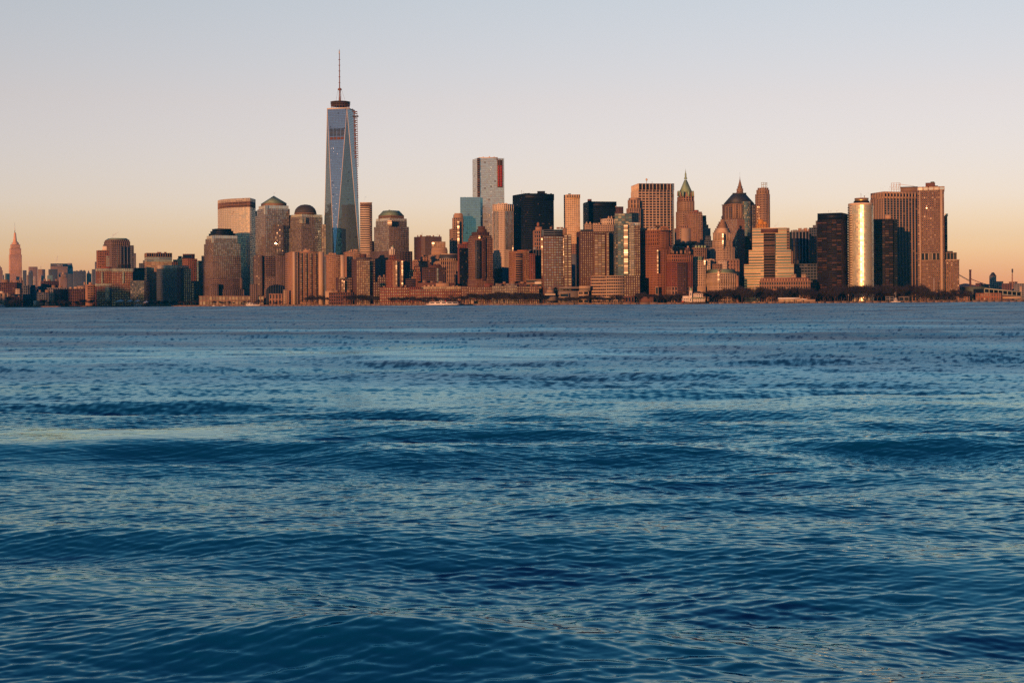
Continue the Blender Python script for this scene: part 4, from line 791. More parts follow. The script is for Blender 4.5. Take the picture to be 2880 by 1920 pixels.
a0, a1 = at(1856, 650, gY), at(1881, 650, gY); zc = at(1868, 648, gY).z; rr = (a1.x - a0.x) / 2
for (f1, f0, m, dy, nm) in ((1, .8, 'orange_brick', -2.5, 'gable_arch'), (.8, .0, 'brown_stone', -1, 'gable_wall')):
    v = []
    for i in range(13):
        t = math.pi * i / 12
        v.append([(a0.x + rr + f * rr * math.cos(t), gY + yy, zc + f * rr * 1.0 * math.sin(t)) for f, yy in ((f0, dy), (f1, dy), (f1, dy + 4), (f0, dy + 4))])
    q = b.one(nm, m); fl = [p for r_ in v for p in r_]
    q.poly(fl, [(4 * i + j, 4 * i + (j + 1) % 4, 4 * i + 4 + (j + 1) % 4, 4 * i + 4 + j) for i in range(12) for j in range(4)])
b.box(1857, None, 1880, 648, WB, 'orange_brick', bot=700, o=-2, dep=6, part='gable_bay'); b.lathe(1868.5, gY - 2, [(3, 645.5), (3, 644), (.2, 640)], 'brown_brick', 'oculus', 10)
b.bay(1848, 1851.5, 703, 768, -9, 'glass_glint', 4); b.clutter(1842, 1856, 638, 1, 20, 'wood_dark', (4, 6), (12, 14)); b.clutter(1825, 1842, 644, 2, 20, 'grey_stone', (3, 6), (4, 7)); b.box(1843, None, 1852, 806, st(10, 20, .3, .2), 'tan_stone', o=-12, dep=5, part='portal'); b.done()
b = B('office_building', 'dark red stone block with a heavy cornice, right of the arched-gable block', 'building', 80)
b.box(1862, 1889, 1948, 736, st(5.4, 6.4, .5, .5, G, .7), 'red_brick', th=24); b.box(1862, 1889, 1948, 716, st(6, 9, .5, .4), 'orange_brick', bot=737, o=.5, part='upper_wall', cap=(1.4, .8), th=24); b.box(1906, None, 1932, 738, st(5, 6.2, .4, .5), 'dark_brick', o=-3, dep=6, part='centre_bay')
b.box(1862, 1889, 1948, 806, st(9, 12, .5, .25), 'tan_brick', o=-1, part='base', th=24); b.box(1869, None, 1880, 701, None, 'buff', bot=712, o=14, part='roof_pavilion', dep=8, cap=(.8, .5)); b.clutter(1890, 1944, 712, 5, 14, 'brown_stone', (4, 9), (4, 9)); b.done()
# low museum group on the water
b = B('museum', 'six-sided stepped pavilion with a glowing tiered roof, among the trees on the water', 'museum', 20)
Yk = shore(1547) + 40
for k, (r0, t, bt) in enumerate([(34, 831, 846), (29, 826, 831.5), (24, 821, 826.5), (19, 816, 821.5), (14, 811.5, 816.5), (9, 807.5, 812), (4, 804, 808)]):
    b.lathe(1547, Yk, [(r0 * .62, bt), (r0 * .58, t)], 'tan_stone' if k % 2 else 'grey_concrete', 'roof_tier' if k else 'wall', 6, True, ph=R(30))
b.bay(1532, 1562, 826, 830, -8, 'glass_glint', 5, 'lantern_band', az=-11); b.done()
b = B('museum_wing', 'low grey concrete museum wing with long blank terraces, right of the stepped pavilion', 'museum', 34)
b.box(1568, 1572, 1632, 818, None, 'grey_concrete'); b.box(1572, None, 1632, 806, None, 'grey_concrete', bot=812, o=-4, part='terrace'); b.box(1629, None, 1660, 804, None, 'buff', bot=811, o=-8, part='terrace'); b.box(1629, None, 1660, 811, None, 'grey_concrete', bot=818, o=-4, part='terrace', dep=20)
b.box(1626, None, 1656, 818, st(12, 12, .25, .4, 'glass_black', .5, 1.5, 1.5), 'buff', o=-7, dep=16, part='open_frame'); b.box(1575, None, 1600, 824, st(30, 8, .05, .3), 'buff', bot=836, o=-6, dep=10, part='window_band'); b.done()
b = B('museum_hall', 'dark low hall with bright white fascia strips, behind the museum wing', 'building', 120)
b.box(1480, None, 1600, 785, st(30, 12, .05, .6), 'brown_stone'); b.box(1559, None, 1619, 786, None, 'white_panel', bot=790, o=-6, dep=10, part='fascia'); b.box(1559, None, 1612, 794, None, 'white_panel', bot=799, o=-6, dep=10, part='fascia'); b.box(1607, None, 1612, 780, None, 'white_panel', bot=799, o=-7, dep=5, part='pylon')
b.box(1504, None, 1534, 792, None, 'white_panel', bot=799, o=-8, dep=6, part='skylight'); b.box(1537, None, 1551, 791, None, 'white_panel', bot=798, o=-8, dep=6, part='skylight'); b.box(1623, 1630, 1655, 777, st(14, 30, .6, .3, 'glass_black'), 'brown_stone', o=10, part='block'); b.done()
for i, (x0, x1, t, m, lab) in enumerate([(1318, 1386, 807, 'brown_brick', 'low dark waterfront apartments at the foot of the brown stepped brick tower'), (1384, 1420, 804, 'grey_concrete', 'grey low-rise with dark notches, right of the brown tower base'), (1419, 1454, 802, 'grey_concrete', 'grey low-rise with a lit cornice, second from the brown tower base'), (1453, 1490, 805, 'dark_brick', 'dark brick low-rise with red roof rail, left of the museum pavilion'), (1489, 1516, 806, 'brown_brick', 'brown low-rise directly left of the stepped museum pavilion')]):
    low(lab, x0, None, x1, t, m, 34 + i * 3, st(5.2, 7.2, .5, .5, 'glass_gold', .8), 'apartment_block', 'apartments', cl=2, cm=m, cap=(.8, .3))
low('small red penthouse block above the low grey waterfront row', 1363, None, 1384, 797, 'red_brick', 60, None, 'apartment_block', 'apartments')
low('long brick podium behind the low grey waterfront row', 1396, None, 1486, 797, 'brown_brick', 90, st(8, 8, .5, .5), 'apartment_block', 'apartments', cl=3)

# ---- right-hand part of the skyline
b = B('skyscraper', 'stone skyscraper with a green copper pyramid spire', 'skyscraper', 570)
TR = st(5.2, 6.4, .5, .45, G, .6)
b.box(1902, 1921, 1955, 594, TR, 'tan_stone', th=28); b.box(1904, 1922, 1953, 565, TR, 'tan_stone', bot=595, o=4, th=28); b.box(1905, 1922, 1952, 552, st(8, 9, .5, .4), 'tan_brick', bot=566, o=6, th=28, cap=(.8, .5)); rg, z0, z1 = b.box(1908, 1923, 1949, 544, None, 'tan_stone', bot=553, o=10, th=28)
k = dist(1922, 580) / F; b.roof(rg, z1, z1 + 40 * k, .16, 'copper_green')
for x in (1907, 1922, 1938, 1950): b.box(x - 1.6, None, x + 1.6, 537, None, 'copper_green', bot=552, o=3 if x != 1922 else -2, dep=4, part='dormer')
for i, x in enumerate((1905.5, 1914, 1930, 1944, 1951)): b.lathe(x, shore(1920) + 582, [(1.3, 552), (1.2, 542), (.2, 538)], 'tan_stone', 'pinnacle', 6, True)
b.lathe(1928.3, shore(1922) + 615, [(4.5, 504), (4.2, 500), (2.6, 499), (2.4, 489), (1.5, 487), (.7, 482), (.15, 474)], 'copper_green', 'lantern', 8); b.done()
b = B('office_tower', 'orange-lit stone tower with setback top, right of the copper-spired skyscraper', 'tower', 520)
b.box(1926, 1944, 1976, 600, st(5.4, 6.4, .5, .45, 'glass_gold', .8), 'tan_brick', th=30); b.box(1935, 1946, 1974, 595, TR, 'tan_brick', bot=601, o=6, th=30); b.box(1956, None, 1965, 590.5, None, 'red_brick', bot=596, o=14, part='penthouse', dep=8); b.done()
low('dark flat-topped tower sliver behind the orange-lit setback tower', 1974, None, 1987, 606, 'bronze_metal', 760, st(5, 6, .3, .3, 'glass_black'), 'office_tower', 'tower')
b = B('office_tower', 'stepped pinkish tower stepping down to the right, beside the orange-lit setback tower', 'tower', 600)
b.box(1972, None, 1988, 623, TR, 'tan_brick'); b.box(1974, None, 1993, 632, TR, 'tan_brick', o=-4, part='step'); b.box(1975, None, 1999, 642, st(6, 7, .5, .4), 'grey_stone', o=-8, part='step', dep=14); b.done()
b = B('office_building', 'plain orange stone building with a blank front wall, below the copper-spired skyscraper', 'building', 330)
b.box(1898, 1914, 1943, 641, st(8, 8, .7, .6), 'tan_brick', th=26); b.box(1906, 1910, 1936, 633.5, TR, 'tan_brick', bot=642, o=6, cap=(.8, .4)); b.box(1919, None, 1943, 642, None, 'buff', o=-8, dep=4, part='blank_wall'); b.box(1912, None, 1921, 642, TR, 'buff', o=-5, dep=4, part='window_wall'); b.done()
low('dark curved roof hall between the blank orange building and the mansard block', 1896, 1900, 1965, 686, 'dark_roof', 260, st(9, 8, .4, .5, 'glass_black'), 'office_building', 'building', cl=4, cm='brown_stone')
b = B('office_building', 'brown stone building with a green-edged mansard roof, behind the heavy-corniced block', 'building', 210)
b.box(1941, 1953, 1988, 697, st(6, 7, .5, .45), 'brown_stone', th=20, cap=(1, .6)); rg, z0, z1 = b.box(1943, 1954, 1986, 696, None, 'dark_roof', bot=698, o=4, th=20); b.roof(rg, z1, z1 + 4.5, .9, 'slate_roof')
for kx in range(4): b.one('dormer', 'copper_green').prism([tuple(p) for p in b.ring(1955 + kx * 8.4, None, 1960 + kx * 8.4, shore(1955) + 212 + kx, 693, dep=5)], at(1955, 697, 2540).z, at(1955, 690, 2540).z)
b.done()
b = B('office_building', 'brown roof-garden building with skylights, behind the heavy-corniced block', 'building', 190)
b.box(1884, 1888, 1940, 697, TR, 'brown_brick'); b.clutter(1888, 1938, 697, 5, 12, 'buff', (3, 7), (4, 9)); b.done()
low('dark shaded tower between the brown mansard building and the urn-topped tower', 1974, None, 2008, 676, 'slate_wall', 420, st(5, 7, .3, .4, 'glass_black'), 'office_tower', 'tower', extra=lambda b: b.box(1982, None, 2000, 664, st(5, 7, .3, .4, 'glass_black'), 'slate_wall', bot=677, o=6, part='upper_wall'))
b = B('office_building', 'tan office block with a green copper cornice and tall window columns', 'building', 120)
b.box(1946, 1951, 1985, 733, st(5.2, 6.6, .45, .45, G, .8), 'limestone', th=12, cap=(1, .5)); b.box(1946, 1951, 1974, 722, st(5, 10, .4, .3), 'copper_green', bot=733, o=1.5, part='cornice_floor', th=12); b.box(1976, None, 1998, 729, st(7, 7, .6, .5), 'pale_stone', o=8, dep=16, part='side_wing'); b.box(1948, None, 1985, 806, None, 'buff', o=-4, dep=8, part='base_wall'); b.bay(1980, 1984, 732, 745, -6, 'glass_glint', 6); b.done()
b = B('office_tower', 'stone tower with a stepped pyramid top and an urn, orange in the sun', 'tower', 260)
LT = st(5.6, 6.8, .55, .5, G, .6)
b.box(1999, 2032, 2066, 694, LT, 'limestone'); b.box(2004, 2031, 2057, 676, LT, 'limestone', bot=695, o=6); b.box(2006, 2031, 2056, 653, st(5.6, 16, .55, .2, 'glass_black', .3, 1.0), 'limestone', bot=677, o=8, cap=(1.4, .8))
for k, (xl, xc, xr, t, bt) in enumerate([(2008, 2031, 2054, 647, 654), (2011, 2031, 2051, 641, 648), (2015, 2031, 2047, 635, 642), (2018, 2031, 2045, 629, 636), (2021, 2031, 2042, 623, 630)]): b.box(xl, xc, xr, t, None, 'limestone' if k < 2 else 'brown_stone', bot=bt, o=10 + k * 2.6, part='pyramid_step')
b.box(2026, None, 2037, 617, None, 'brown_stone', bot=624, o=24, part='pedestal', dep=6); b.lathe(2031.3, shore(2031) + 290, [(1.6, 618), (2.8, 613), (2.8, 609.5), (1.2, 607)], 'dark_roof', 'urn', 10)
b.box(1994, 2034, 2078, 727, LT, 'limestone', o=-6); b.bay(2031, 2035, 656, 700, -6, 'glass_glint', 6); b.done()
b = B('office_building', 'plain tan block with small penthouses, at the foot of the urn-topped tower', 'building', 150)
b.box(2034, 2046, 2080, 731, st(10, 10, .7, .6), 'tan_brick'); b.box(2020, 2023, 2045, 733, st(6, 7, .6, .5), 'pale_stone', o=-8, part='penthouse'); b.box(2002, 2005, 2030, 742, st(6, 7, .6, .5), 'brown_stone', o=-12, part='penthouse'); b.clutter(1990, 2010, 735, 3, 0, 'limestone', (4, 8), (5, 9)); b.done()
b = B('office_building', 'limestone corner building with a green mansard roof and tall arched windows, facing the park', 'building', 90)
b.box(1984, 2021, 2071, 768, st(5.8, 7.4, .5, .4, G, .7, .6, .5), 'limestone', th=34, cap=(1.2, .6)); rg, z0, z1 = b.box(1985, 2021, 2069, 767, None, 'limestone', bot=769, o=2, th=34); b.roof(rg, z1, z1 + 6.5, .9, 'sage_roof')
b.box(1985, 2021, 2070, 782, st(5.8, 13, .5, .2, 'glass_black', .5, .9), 'limestone', bot=799, o=-1, part='window_storey', th=34)
for kx in range(9): b.box(2026 + kx * 5, None, 2028.4 + kx * 5, 759, None, 'limestone', bot=764, o=2 + kx * 1.4, dep=3, part='dormer')
b.bay(2018.5, 2023.5, 756, 796, -2, 'glass_glint', 6.5); b.box(2071, None, 2077, 775, None, 'tan_brick', o=8, dep=20, part='side_wall'); b.done()
b = B('office_tower', 'postmodern tower with a black pyramid roof and a curved green glass bay', 'skyscraper', 640)
PM = st(5.8, 6.4, .35, .4, 'glass_mirror', .7, .8)
b.box(2033, 2066, 2124, 573, st(7, 6.4, .4, .3, 'glass_dark', .6, 1.0), 'brown_stone', th=40, cap=(1.5, 1.4)); rg, z0, z1 = b.box(2036, 2066, 2121, 571, None, 'slate_roof', bot=574, o=6, th=40); kk = dist(2066, 650) / F; b.roof(rg, z1, z1 + 27 * kk, .45, 'slate_roof', over=1); b.box(2060, None, 2099, 542.5, None, 'slate_roof', bot=546, o=34, part='roof_rim', dep=24)
for x in (2040, 2048): b.box(x, None, x + 2, 580, None, 'tan_stone', bot=640, o=-1.6, dep=3, part='column')
b.box(2043, None, 2059, 583, st(16, 5, .05, .3, 'glass_black'), 'slate_wall', bot=613, o=-.8, dep=4, part='dark_bay')
for x in (2061, 2068, 2076, 2082): b.box(x, None, x + 3.4, 575, st(2, 5, .5, .3), 'tan_stone', bot=614, o=-1.6, dep=3, part='column')
c = at(2098, 620, shore(2098) + 655); kk = c.y / F; cyl = [(c.x + 13.5 * kk * math.cos(R(a)), c.y + 13.5 * kk * math.sin(R(a))) for a in range(180, 375, 15)]
b.extr(cyl, GZ, at(2098, 567, c.y).z, st(4, 5.4, .08, .25, 'glass_green', .5, .25, .3), 'slate_wall', part='curved_bay', px2m=.74); b.box(2113, None, 2124, 577, st(6, 8, .15, .4, 'glass_mirror'), 'slate_wall', o=-.8, dep=8, part='right_bay'); b.done()
b = B('office_tower', 'shaded brown tower with pale vertical piers, below the black pyramid roof', 'tower', 420)
b.box(2034, 2074, 2094, 616, st(4.6, 6.4, .3, .3, 'glass_mirror', 1.2, 1.0, .4, pm='tan_brick'), 'brown_stone', th=55); b.box(2090, None, 2118, 664, st(5, 7, .3, .3, 'glass_black'), 'black_metal', o=20, dep=24, part='dark_wing'); b.done()
b = B('spire_tower', 'pointed stone spire behind the black pyramid roof', 'skyscraper', 900)
b.box(2071, 2080, 2091, 541, st(5, 7, .5, .4), 'tan_stone', th=42); b.box(2072, 2080, 2090, 530, st(5, 5, .5, .4), 'tan_stone', bot=542, o=3, th=42); rg, z0, z1 = b.box(2074, 2080, 2088, 524, None, 'brown_stone', bot=531, o=6, th=42); b.lathe(2081, shore(2080) + 915, [(5.6, 525), (4.2, 518), (2.2, 510), (.8, 504), (.2, 496)], 'brown_stone', 'spire', 8); b.mast(2081, 498, 484, .15, 15); b.done()
b = B('office_tower', 'slender orange stone tower with a steel roof frame, right of the black pyramid roof', 'skyscraper', 650)
TW = st(6, 6.6, .5, .45, G, .6)
b.box(2125, 2146, 2166, 545, TW, 'tan_stone'); b.box(2127.5, 2146, 2163.5, 533, st(7, 12, .6, .4, 'glass_black'), 'tan_stone', bot=546, o=5); b.box(2131, 2146, 2161, 527.5, st(7, 12, .6, .4, 'glass_black'), 'tan_stone', bot=534, o=8)
YF = shore(2150) + 675
for x in (2141.5, 2147, 2153, 2157): b.one('frame_post', 'pale_green_metal').bar(at(x, 529, YF), at(x, 513, YF), .55)
for y in (514, 520, 526): b.one('frame_beam', 'pale_green_metal').bar(at(2141.5, y, YF), at(2157, y, YF), .5)
b.one('frame_brace', 'pale_green_metal').bar(at(2141.5, 520, YF), at(2157, 516, YF), .4); b.done()
low('small gold-orange lit building with a tank, directly left of the banded tower top', 2126, 2131, 2160, 630, 'orange_tone', 420, st(7, 7, .6, .6), 'office_building', 'building', extra=lambda b: (b.box(2133, None, 2147, 616, None, 'orange_tone', bot=631, o=6, part='penthouse', dep=10), b.box(2148, None, 2156, 624, None, 'orange_tone', bot=631, o=4, part='penthouse', dep=8)))  # low sunlight is put into the saturated orange wall colour
b = B('office_tower', 'terraced office tower of cream bands and dark glass, widening step by step', 'tower', 150)
BD = st(40, 7.6, .02, .48, 'glass_green', .7, .3, .8, seps=True, sm='cream_band'); 
b.box(2093, None, 2233, 743, BD, 'buff', dep=44); b.box(2106, None, 2225, 703, BD, 'buff', bot=744, o=3, dep=40); b.box(2115.5, None, 2213, 641, BD, 'buff', bot=704, o=6, dep=36); b.box(2212, None, 2221, 641, st(9, 7.6, .2, .5), 'brown_stone', bot=800, o=9, dep=30, part='painted_shade_end'); b.box(2225, None, 2230, 706, None, 'brown_stone', bot=744, o=8, dep=20, part='painted_shade_end')  # right ends in browner stone, their shade put into the colour
b.box(2148, None, 2180, 656, st(40, 7.6, .02, .2, 'glass_bronze', .5), 'brown_stone', o=0 - 2, dep=9, part='centre_bay'); b.box(2140, None, 2188, 643, None, 'dark_brick', bot=655, o=4, dep=4, part='top_recess'); b.done()
b = B('custom_house', 'low stone palace with a red dormered mansard roof, in front of the banded tower', 'building', 80)
b.box(2136, None, 2279, 791, st(6.6, 12, .45, .35, G, .5, .9), 'tan_brick', cap=(1.2, .7), dep=40); rg, z0, z1 = b.box(2137, None, 2278, 790, None, 'tan_brick', bot=792, o=2, dep=36); b.roof(rg, z1, z1 + 5.5, .95, 'bridge_stone')
for kx in range(17): b.box(2142 + kx * 8, None, 2145 + kx * 8, 783.5, None, 'buff', bot=790, o=0, dep=4, part='dormer')
for x in (2226, 2254): b.box(x, None, x + 13, 771, st(5, 8, .6, .5), 'buff', bot=786, o=18, dep=8, part='roof_house')
b.box(2246, None, 2278, 782, None, 'sage_roof', bot=789, o=10, dep=20, part='corner_roof')
for kx in range(6): b.box(2212 + kx * 9, None, 2215 + kx * 9, 808, None, 'limestone', o=-5, dep=3, part='column')
b.done()
b = B('office_tower', 'shaded blue-grey office block with pale vertical stripes, behind the custom house', 'tower', 330)
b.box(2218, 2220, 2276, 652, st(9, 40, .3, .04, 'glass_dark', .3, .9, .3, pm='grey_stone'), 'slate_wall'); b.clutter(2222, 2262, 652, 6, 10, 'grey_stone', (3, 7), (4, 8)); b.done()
low('orange-lit building with roof sheds behind the shaded striped block', 2243, 2262, 2281, 649, 'orange_brick', 520, st(6, 7, .6, .5), 'office_building', 'building', cl=4, cm='tan_stone')
b = B('office_tower', 'dark stepped tower in shadow, left of the black brown-windowed tower', 'tower', 400)
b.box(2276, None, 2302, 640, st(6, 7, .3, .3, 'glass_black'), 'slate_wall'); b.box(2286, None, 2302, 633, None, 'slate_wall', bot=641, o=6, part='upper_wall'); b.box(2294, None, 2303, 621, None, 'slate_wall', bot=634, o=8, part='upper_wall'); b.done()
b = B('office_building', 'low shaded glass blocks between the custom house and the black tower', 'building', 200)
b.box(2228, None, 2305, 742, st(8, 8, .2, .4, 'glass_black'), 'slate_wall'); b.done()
b = B('office_tower', 'black tower with brown-lit window rows and a pitch dark right face', 'tower', 130)
BP = st(13, 6.2, .1, .45, 'glass_bronze', .8, .3, .3)
b.box(2299, 2367, 2384.5, 616, BP, 'bronze_metal', th=76); b.box(2299, 2367, 2384.5, 598, None, 'black_metal', bot=617, part='louvre_floor', th=76, o=-.3); b.mast(2330, 598, 592, .3, 18); b.mast(2337, 598, 592, .3, 18); b.done()
# curved silver tower
b = B('skyscraper', 'silver glass tower with a curved front and a blazing vertical sun streak', 'skyscraper', 130)
Y0 = shore(2420) + 130; k = Y0 / F
pl = at(2396.5, 700, Y0 + 4).xy; pr = at(2457, 700, Y0 + 12).xy; ch = pr - pl; nn = Vector((ch.y, -ch.x)).normalized(); arc = []
for i in range(17):
    t = i / 16; arc.append(pl + ch * t + nn * 15 * 4 * t * (1 - t))
rl = at(2386, 700, Y0 + 24).xy
ring_ = arc + [pr + Vector((3, 28)), rl + Vector((10, 22)), rl]
zt = lambda py: at(2420, py, Y0).z
b.extr(ring_, GZ, zt(577), st(4, 5.4, .03, .06, 'glass_gilded', .18, .1, .1, pm='grey_stone', sm='grey_stone'), 'grey_stone', px2m=k)
b.extr(ring_, zt(577) + .05, zt(570.5), None, 'pale_stone', part='top_band')
q0, q1 = rl, pl; d_ = (q1 - q0).normalized(); n_ = Vector((d_.y, -d_.x))
for i in range(33): b.slab(b.one('floor_band', 'pale_stone'), q0, d_, n_, 0, (q1 - q0).length, zt(806 - i * 6.95), zt(806 - i * 6.95 - 3.4), .8)
cq = at(2423, 560, Y0 + 22)
b.anchor(cq.x, cq.y); kq = k
for r0, t, bt, m, nm in ((22, 566, 571.5, 'black_metal', 'ring_base'), (19.5, 560, 567, 'gold_leaf', 'ring'), (19.5, 557.5, 560.5, 'brown_stone', 'ring')): b.lathe(2423, Y0 + 22, [(r0, bt), (r0 * .98, t)], m, nm, 24, True)
b.mast(2421.5, 560, 544, .5, 22); b.mast(2431, 558, 550, .9, 22); b.done()
b = B('office_tower', 'dark brown tower with sun glints on its left edge, between silver and piered towers', 'tower', 240)
b.box(2456, None, 2512, 616, st(11, 6.2, .12, .45, 'glass_bronze', .8, .3, .3), 'bronze_metal', dep=36); b.box(2511, None, 2524, 617, st(7, 6.2, .2, .4, 'glass_black'), 'black_metal', o=4, dep=30, part='side_wall'); b.box(2489, None, 2506, 604, None, 'tan_stone', bot=617, o=14, part='penthouse', dep=12); b.bay(2457.5, 2460.5, 616, 790, -5, 'glass_glint', 6); b.done()
b = B('office_tower', 'broad tower of tall orange-lit piers, lower part in shade, with roof scaffolding', 'skyscraper', 430)
PT = st(9.4, 6.6, .22, .4, 'glass_dark', .5, 1.6, .4, sepp=True, pm='tan_stone', sm='slate_wall')
b.box(2450, 2486, 2582, 557, PT, 'slate_wall', th=30); b.box(2450, 2486, 2582, 539, st(9.4, 16, .42, .55, 'glass_black', .3, 1.4, 1.2), 'tan_stone', bot=558, part='attic', th=30, o=-.3, cap=(1.2, .5))
b.box(2533, None, 2580, 526, None, 'brown_stone', bot=540, o=40, part='penthouse', dep=20); b.box(2531, None, 2581, 525, None, 'slate_wall', bot=527.5, o=38, part='penthouse_roof', dep=24)
YC = shore(2520) + 480
for x in (2507, 2514, 2521, 2528, 2532): b.one('scaffold_post', 'pale_stone').bar(at(x, 539, YC), at(x, 514.5, YC), .45)
for y in (515, 521, 527, 533): b.one('scaffold_beam', 'pale_stone').bar(at(2507, y, YC), at(2532, y - .5, YC), .4)
for i in range(3): b.one('scaffold_brace', 'pale_stone').bar(at(2507 + i * 8, 535, YC), at(2515 + i * 8, 518, YC), .3)
b.one('crane_jib', 'pale_stone').bar(at(2528, 518, YC), at(2572, 524, YC), .5); b.done()
b = B('skyscraper', 'tall waterfront tower of small square windows with two pale stripes and a lower right wing', 'skyscraper', 110)
NY = st(5.75, 5.9, .42, .42, G, .5, .7, .7)
b.box(2581, None, 2656, 535, NY, 'tan_brick', dep=38); b.box(2580.5, None, 2656.5, 525, st(13.5, 9, .25, .45, 'glass_mirror', .4, .9, .9), 'limestone', bot=536, o=-1, dep=40, part='top_band')
b.box(2581, None, 2588, 536, st(5, 5.9, .3, .4), 'tan_brick', bot=849, o=-2, dep=4, part='edge_bay')
for x0, x1 in ((2586.3, 2589.6), (2645, 2651.5)): b.box(x0, None, x1, 535.5, None, 'limestone', bot=850, o=-4, dep=5, part='stripe')
b.box(2656, None, 2698, 731, NY, 'tan_brick', o=1, dep=36, part='wing'); b.box(2654, None, 2691, 710, st(10, 22, .12, .06, 'glass_black', .3, .8, .8), 'limestone', bot=733, o=4, dep=30, part='louvre_floor'); b.box(2590, None, 2644, 711, st(10.7, 21, .22, .08, 'glass_black', .3, .7, .7), 'limestone', bot=732, o=-2, dep=5, part='louvre_floor')
b.box(2656, None, 2698.5, 729.5, None, 'limestone', bot=732, o=-.5, dep=38, part='ledge'); b.box(2663, None, 2680, 706, None, 'dark_roof', bot=711, o=14, dep=10, part='penthouse')
b.box(2603, None, 2630, 514, None, 'brown_brick', bot=526, o=12, dep=12, part='penthouse'); b.box(2617, None, 2628, 511, None, 'green_steel', bot=515, o=14, dep=8, part='penthouse'); b.box(2630, None, 2638, 522, None, 'dark_roof', bot=526, o=12, dep=6, part='rooftop_unit'); b.done()
b = B('office_tower', 'narrow brown tower slice behind the right edge of the tall waterfront tower', 'tower', 480)
b.box(2650, None, 2665, 607, st(7, 6.6, .4, .4), 'bronze_metal'); b.box(2657, None, 2666, 601, st(9, 7, .1, .2, 'glass_gold'), 'orange_tone', bot=608, o=5, part='penthouse', dep=8); b.done()

# ---- far right: bridge, ramps and terminal
YB = 4100.0
b = B('suspension_bridge', 'far stone suspension bridge with one visible tower and sagging cables', 'bridge', YB)
b.box(2726, None, 2732, 758.5, None, 'bridge_stone', o=YB, part='tower', dep=16); b.box(2725.3, None, 2732.7, 758, None, 'bridge_stone', bot=760.5, o=YB - 1, part='tower_cap', dep=18)
def cab(x0, y0, x1, y1, sag, Y, r, nm):
    n = 14; pts = [at(x0 + (x1 - x0) * i / n, y0 + (y1 - y0) * i / n + sag * 4 * (i / n) * (1 - i / n), Y) for i in range(n + 1)]
    q = b.one(nm, 'bridge_stone')
    for i in range(n): q.bar(pts[i], pts[i + 1], r)
for dy in (0, 12):
    cab(2660, 748 - dy * .1, 2726, 790 - dy * .2, 2, YB + dy, .8, 'cable'); cab(2729, 784 - dy * .1, 2830, 806, 6, YB + dy, .8, 'cable')
cab(2690, 802, 2800, 804, -1, YB, 1.3, 'deck'); b.done()
b = B('clock_tower', 'small white tower block with a dark pyramid roof and a clock face, far right', 'building', 4300)
b.box(2783, 2787, 2802, 777, st(5, 6, .5, .5), 'limestone', o=4300); rg, z0, z1 = b.box(2782.5, 2787, 2802.5, 776, None, 'limestone', bot=778, o=4302); b.roof(rg, z1, z1 + 9.5 * 4300 / F, .35, 'slate_roof'); b.box(2789, None, 2796, 766, None, 'slate_roof', bot=769, o=4310, part='roof_lantern', dep=5)
a = at(2791.5, 781, 4297); b.one('clock_face', 'copper_green').bar((a.x, 4299, a.z), (a.x, 4296.5, a.z), 3.2, 16); b.done()
b = B('smokestack', 'tall pale smokestack with a black top, far right', 'chimney', 4000)
b.lathe(2847, 4000, [(1.9, 806), (1.5, 770)], 'tan_brick', 'shaft', 10); b.lathe(2847.3, 4000, [(2.3, 766), (2.2, 756)], 'dark_roof', 'cap', 10); b.mast(2847.2, 771, 765, 1.0, 0, 'dark_roof'); b.done()
FR = st(6, 6, .5, .5)
for xl, xr, t, m, Yx, lab in [(2744, 2764, 796, 'brown_brick', 4050, 'low brown block right of the bridge tower on the far shore'), (2760, 2782, 799, 'tan_brick', 4150, 'low orange block left of the clock tower'), (2800, 2822, 791, 'limestone', 4350, 'pale low block right of the clock tower'), (2818, 2846, 797, 'brown_brick', 4000, 'far brown loft left of the smokestack'), (2838, 2862, 792, 'tan_brick', 4200, 'tan loft with roof tanks behind the smokestack'), (2852, 2900, 797, 'grey_stone', 3900, 'grey far block at the right edge of the picture'), (2698, 2726, 806, 'bridge_stone', 3900, 'dark red shed under the bridge cables')]:
    low(lab, xl, xl + 2, xr, t, m, Yx, FR, 'warehouse', 'warehouse')
hb = MB()
for i, (px, r_, h_) in enumerate([(2690, 60, 800), (2715, 50, 797), (2740, 70, 803)]):
    c = at(px, 840, 6500); zt_ = at(px, h_, 6500).z; hb.lathe(c.x, 6500, [(r_ * 3.2, GZ), (r_ * 2.4, zt_ * .5), (r_ * 1.2, zt_ * .85), (4, zt_)], 18)
tag(link('hill', hb.mesh('hill', 'hill_scrub')), kind='structure')
b = B('ferry_terminal', 'green steel ferry terminal with a long sloping glazed ramp ending at a pale pylon', 'terminal', 60)
Yt = shore(2800) + 62
x0, x1 = at(2728, 830, Yt).x, at(2769, 830, Yt).x; ztl = at(2740, 806, Yt).z
b.anchor(x0, Yt); b.mb('hall', 'green_steel').box(x0, x1, Yt, Yt + 40, GZ, ztl); b.mb('hall_door', 'glass_black').quads([[(x0 + 6, Yt - .2, GZ + 1), (x1 - 2, Yt - .2, GZ + 1), (x1 - 2, Yt - .2, ztl - 4), (x0 + 6, Yt - .2, ztl - 4)]])
A0, A1, B0_, B1_ = at(2769, 811, Yt), at(2872, 821, Yt), at(2769, 825, Yt), at(2872, 835, Yt)
n = 8
for i in range(n + 1):
    p, q = A0.lerp(A1, i / n), B0_.lerp(B1_, i / n); b.one('ramp_post', 'pale_green_metal').bar(q, p, .7)
for dz, r_ in ((0, 1.1), (-12 * Yt / F, .9)): b.one('ramp_beam', 'pale_green_metal').bar(A0 + Vector((0, 0, dz)), A1 + Vector((0, 0, dz)), r_)
